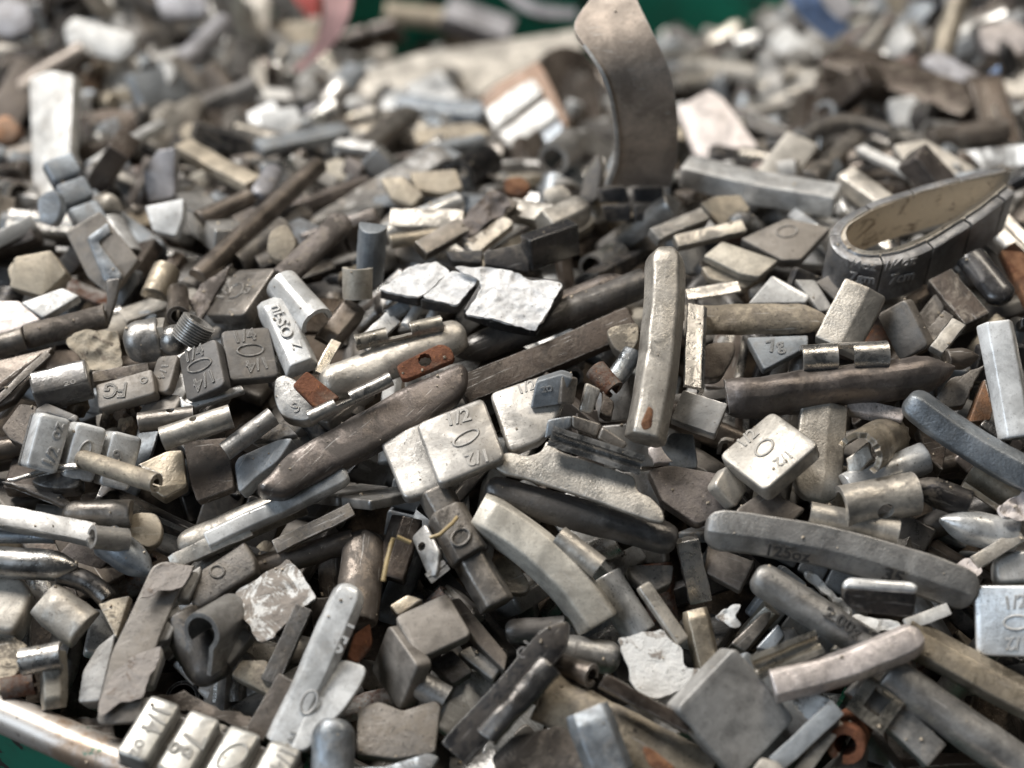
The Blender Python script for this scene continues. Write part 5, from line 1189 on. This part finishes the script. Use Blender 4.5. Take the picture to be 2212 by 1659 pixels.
K('lc', 'yellowish chunk in the left middle beside the mauve rod', [(580,500),(620,480),(645,530),(610,570),(575,550)], 'tan', 7, 6, (0,.8), 'dirty', rc=3)
B('lb', 'pale blue short rod between the tan bar and the brown rod', (560,425), (595,365), 46, 'round', 'lilac', 7, ('round','round'), mat='plate')
B('lb', 'brown bar in the shade below the tan slanting bar', (430,470), (540,420), 44, 'D', 'brown', 5, mat='lead')
# ------------------------------------------------------------------ the many small pieces between and under the named ones
T()
import re as re_
rng = random.Random(11)
FW_ = {  # words for a colour
 'grey': ('grey', ['grey', 'bgrey', 'grey']), 'dark': ('dark', ['dgrey', 'black', 'dbrown']), 'brown': ('brown', ['brown', 'taupe', 'mauve']),
 'pale': ('pale', ['beige', 'silver', 'wsil']), 'tan': ('tan', ['tan', 'gold'])}
protos = {}
def mk():
    L = lambda a, b: rng.uniform(a, b) * .001
    out = {'bar': [], 'plate': [], 'chip': [], 'clip': []}
    for i in range(9):
        k = ['D', 'trap', 'rect', 'round', 'ridge', 'hex'][i % 6]; w = L(6, 10)
        out['bar'].append(bar_mesh(L(26, 52), w, w * rng.uniform(.5, .8), k, (rng.choice(['flat', 'boat', 'cut', 'round']), rng.choice(['flat', 'flat', 'cut'])), 0, 'body', .0004, 18))
    for i in range(6): out['plate'].append(plate_mesh(rrect(L(15, 24), L(12, 19), L(1, 2.2)), L(3, 5), .0007, 'body'))
    for i in range(8):
        n = rng.choice([4, 5, 5, 6]); pts = [(L(5, 10) * math.cos(2 * math.pi * j / n + rng.uniform(-.3, .3)), L(5, 10) * math.sin(2 * math.pi * j / n + rng.uniform(-.3, .3))) for j in range(n)]
        out['chip'].append(plate_mesh(rounded(pts, .001), L(4, 8), .0011, 'body', None, .0003))
    for i in range(5): out['clip'].append(sheet_mesh(L(14, 24), L(6, 10), ['half', 'L', 'tube', 'open', 'curl'][i], .0011, 'clip'))
    return out
PM = mk()
def mcopy(me, mat):
    k = (me.name, mat)
    if k not in protos:
        m2 = me.copy(); m2.materials.clear(); m2.materials.append(M[mat]); protos[k] = m2
    return protos[k]
fills = []
def view(P):
    d = P - CAM; f = d.dot(FW); return 1106 + FPX * d.dot(RT) / f, 829.5 - FPX * d.dot(UPV) / f
def scatter(step, lo, hi, tilt):
    y = .225
    while y < .96:
        x = -.44
        while x < .46:
            X = x + rng.uniform(-.45, .45) * step; Y = y + rng.uniform(-.45, .45) * step
            x += step * (1 + max(0, (Y - .45)) * .8)
            P = Vector((X, Y, heap(X, Y) + rng.uniform(lo, hi) * .001)); u, v = view(P)
            if not (-60 < u < 2272 and -60 < v < 1720): continue
            if math.hypot(X - DC.x, Y - DC.y) > DR - .022 and Y < .46: continue
            if heap(X, Y) < .765 and abs(X - .03) < .16: continue
            if hi > -5 and any(a < u < b and c < v < d for a, b, c, d in ((1020, 1320, 80, 370), (735, 1260, 60, 240), (50, 170, 150, 430), (1460, 1640, 190, 380), (1780, 2150, 110, 270), (1230, 1470, 330, 500))): continue
            kind = rng.choices(['bar', 'plate', 'chip', 'clip', 'weight', 'strip'], [.26, .18, .06, .14, .25, .11])[0]
            cw = rng.choices(list(FW_), [.28, .36, .26, .06, .04] if v > 560 else [.36, .22, .23, .12, .07])[0]
            fills.append((kind, cw, P, u, v, rng.randrange(100), Matrix.Rotation(rng.uniform(0, 6.283), 4, 'Z') @ Matrix.Rotation(RAD(rng.gauss(0, tilt)), 4, 'X') @ Matrix.Rotation(RAD(rng.gauss(0, tilt)), 4, 'Y')))
        y += step
scatter(.0170, -8, -2, 24)
scatter(.0185, -19, -11, 32)
# what can be seen of each: rays through a grid of the view
heroes = [o for o in scene.objects if o.type == 'MESH']
dep_ = bpy.context.view_layer; dep_.update()
fobs = []
SEG = [(plate_mesh(rrect(a * .001, b * .001, .0012), c * .001, .0006, 'segment'), (a + .9) * .001) for a, b, c in ((9, 17, 4.5), (11, 18, 3.5), (8, 13, 5), (13, 19, 3))]
for kind, cw, P, u, v, k, Rm in fills:
    base = {'weight': 'bar', 'strip': 'plate'}.get(kind, kind)
    me = PM[base][k % len(PM[base])]
    kind = base
    mat = {'clip': ['steel', 'lead', 'rust'], 'plate': ['plate', 'lead', 'zinc', 'dirty'], 'bar': ['lead', 'zinc', 'dirty', 'plate'], 'chip': ['lead', 'dirty', 'plate']}[kind]
    mat = mat[k % len(mat)]
    col = FW_[cw][1][k % len(FW_[cw][1])]
    nrm = heapn(P); q = Vector((0, 0, 1)).rotation_difference(nrm).to_matrix().to_4x4()
    Mx = Matrix.Translation(P) @ q @ Rm @ Matrix.Scale(1.0 if v > 560 else (1.15 if v > 330 else 1.4), 4)
    pc = [('body', me, mat, col, Mx)]
    if fills[len(fobs)][0] == 'weight':
        w_ = max(v.co.y for v in me.vertices); h_ = max(v.co.z for v in me.vertices)
        cm = PM['clip'][k % 2]
        pc.append(('clip', cm, 'steel' if k % 3 else 'lead', 'steel' if k % 3 else col, Mx @ Matrix.Translation((0, w_ * .7, h_ * .55)) @ Matrix.Rotation(RAD(-25), 4, 'X')))
    elif fills[len(fobs)][0] == 'strip':
        p_ = SEG[k % len(SEG)]; mt = ['zinc', 'plate', 'lead'][k % 3]
        pc = [('segment', p_[0], mt, col, Mx @ Matrix.Translation((p_[1] * (j - 1), 0, 0))) for j in range(2 + k % 3)]
    fobs.append(pc)
def tri_soup(items):
    V = []; F = []; own = []
    for idx, (me, Mx) in enumerate(items):
        b = len(V); V.extend(Mx @ vv.co for vv in me.vertices)
        for p in me.polygons: F.append([b + i for i in p.vertices]); own.append(idx)
    return BVHTree.FromPolygons(V, F), own
items = [(o.data, o.matrix_world.copy()) for o in heroes]; owner = list(range(len(heroes)))
for i, f in enumerate(fobs):
    for q in f: items.append((q[1], q[4])); owner.append(len(heroes) + i)
bvh, own = tri_soup(items); own = [owner[i] for i in own]
seen = {}
GX, GY = 420, 315
for i in range(GX):
    for j in range(GY):
        d = ray(2212 * (i + .5) / GX, 1659 * (j + .5) / GY)
        hit = bvh.ray_cast(CAM, d.normalized())
        if hit[2] is not None: seen[own[hit[2]]] = seen.get(own[hit[2]], 0) + 1
SEEN_H = {heroes[i]: seen.get(i, 0) for i in range(len(heroes))}
nH = len(heroes); used = set(); NOUN = {'bar': ('lead_bar', 'lead bar', 'small lead bars in the gaps'), 'plate': ('adhesive_wheel_weight', 'wheel weight', 'small adhesive weights in the gaps'), 'chip': ('lead_chunk', 'lead chunk', 'small lead chunks in the gaps'), 'clip': ('steel_clip', 'clip', 'small steel clips in the gaps'), 'weight': ('clip_on_wheel_weight', 'wheel weight', 'small clip-on weights in the gaps'), 'strip': ('adhesive_weight_strip', 'weight strip', 'small adhesive strips in the gaps')}
WORD = {'bar': 'bar', 'plate': 'plate', 'chip': 'chunk', 'clip': 'bent clip', 'weight': 'weight with a clip', 'strip': 'strip of blocks'}
nfill = 0
order = sorted(range(len(fobs)), key=lambda i: -seen.get(nH + i, 0))
for i in order:
    s = seen.get(nH + i, 0)
    if s < 5: continue
    kind, cw, P, u, v, k, Rm = fills[i]; pc = fobs[i]; _, me, mat, col, Mx = pc[0]
    near = sorted(NICK, key=lambda q: math.hypot(q[0] - u, q[1] - v))[:7]
    colw = {'black': 'black', 'dgrey': 'dark grey', 'dbrown': 'dark brown', 'bgrey': 'bluish grey', 'taupe': 'taupe', 'mauve': 'mauve', 'wsil': 'whitish', 'silver': 'silver', 'beige': 'beige', 'gold': 'yellowish'}.get(col, FW_[cw][0])
    if mat == 'rust': colw = 'rusty'
    lab = None
    for q in near:
        du, dv = u - q[0], v - q[1]
        w = ('right of' if du > 0 else 'left of') if abs(du) > abs(dv) * 1.1 else ('in front of' if dv > 0 else 'behind')
        for t in ('%s %s %s the %s' % (colw, WORD[kind], w, q[2]),):
            if t not in used and len(re_.split(r'[^A-Za-z0-9.]+', t)) <= 15: lab = t; break
        if lab: break
    if not lab:
        for a in near[:4]:
            for b2 in near[:5]:
                t = '%s %s between the %s and the %s' % (colw, WORD[kind], a[2], b2[2])
                if a is not b2 and t not in used and len(re_.split(r'[^A-Za-z0-9.]+', t)) <= 15: lab = t; break
            if lab: break
    if not lab: continue
    used.add(lab)
    if len(pc) == 1: o = put('body', mcopy(me, mat), mat, Mx, col)
    else:
        o = bpy.data.objects.new('thing', None); COL.objects.link(o); o.location = Mx.translation; o.empty_display_size = .01
        for nm_, m_, mt_, c_, x_ in pc: put(nm_, mcopy(m_, mt_), mt_, x_, c_, o)
    info(o, NOUN[kind], lab); nfill += 1
print('FILL', nfill, 'HEROES', nH, 'hidden hero meshes:', [(o.name, (o.parent or o).get('label', '')[:50]) for o in heroes if SEEN_H[o] < 3][:40])
# crumbs of grit and lead lying on everything
bmc = bmesh.new(); rg3 = random.Random(8); nc = 0
while nc < 2400:
    X = rg3.uniform(-.26, .26); Y = rg3.uniform(.22, .62)
    if noise.noise(Vector((X * 28, Y * 28, 2))) < rg3.uniform(-.35, .35): continue
    h = bvh.ray_cast(Vector((X, Y, 1.1)), Vector((0, 0, -1)))
    if h[0] is None or h[1].z < .3 or h[0].z < heap(X, Y) - .05: continue
    r_ = .00015 + .00042 * rg3.random() ** 3; b0 = len(bmc.verts)
    q = bmesh.ops.create_icosphere(bmc, subdivisions=1, radius=r_, matrix=Matrix.Translation(h[0] + Vector((0, 0, r_ * .4))))
    for v_ in q['verts']: v_.co += Vector((rg3.uniform(-1, 1), rg3.uniform(-1, 1), rg3.uniform(-1, 1))) * r_ * .35
    nc += 1
cr = put('grit_crumbs', done(bmc, 'grit_crumbs', 30), 'plastic', Matrix.Identity(4), (.46, .39, .30)); cr['kind'] = 'stuff'
# loose scrap beyond the picture's edges, one mass
bm = bmesh.new(); rg2 = random.Random(5)
allp = [m for v in PM.values() for m in v]
for _ in range(2800):
    X = rg2.uniform(-.5, .54); Y = rg2.uniform(.15, 1.0); P = Vector((X, Y, heap(X, Y) - rg2.uniform(.001, .010))); u, v = view(P)
    if -90 < u < 2300 and -90 < v < 1760: continue
    if math.hypot(X - DC.x, Y - DC.y) > DR - .03 and Y < .46: continue
    if Y > .8 and abs(X) < .18: continue
    me = rg2.choice(allp).copy(); me.transform(Matrix.Translation(P) @ Matrix.Rotation(rg2.uniform(0, 6.28), 4, 'Z') @ Matrix.Rotation(rg2.gauss(0, .4), 4, 'X'))
    bm.from_mesh(me); bpy.data.meshes.remove(me)
me = bpy.data.meshes.new('loose_scrap'); bm.to_mesh(me); bm.free()
o = put('loose_scrap', me, 'lead', Matrix.Identity(4), 'grey'); o['kind'] = 'stuff'
for m in [m for m in bpy.data.meshes if m.users == 0]: bpy.data.meshes.remove(m)
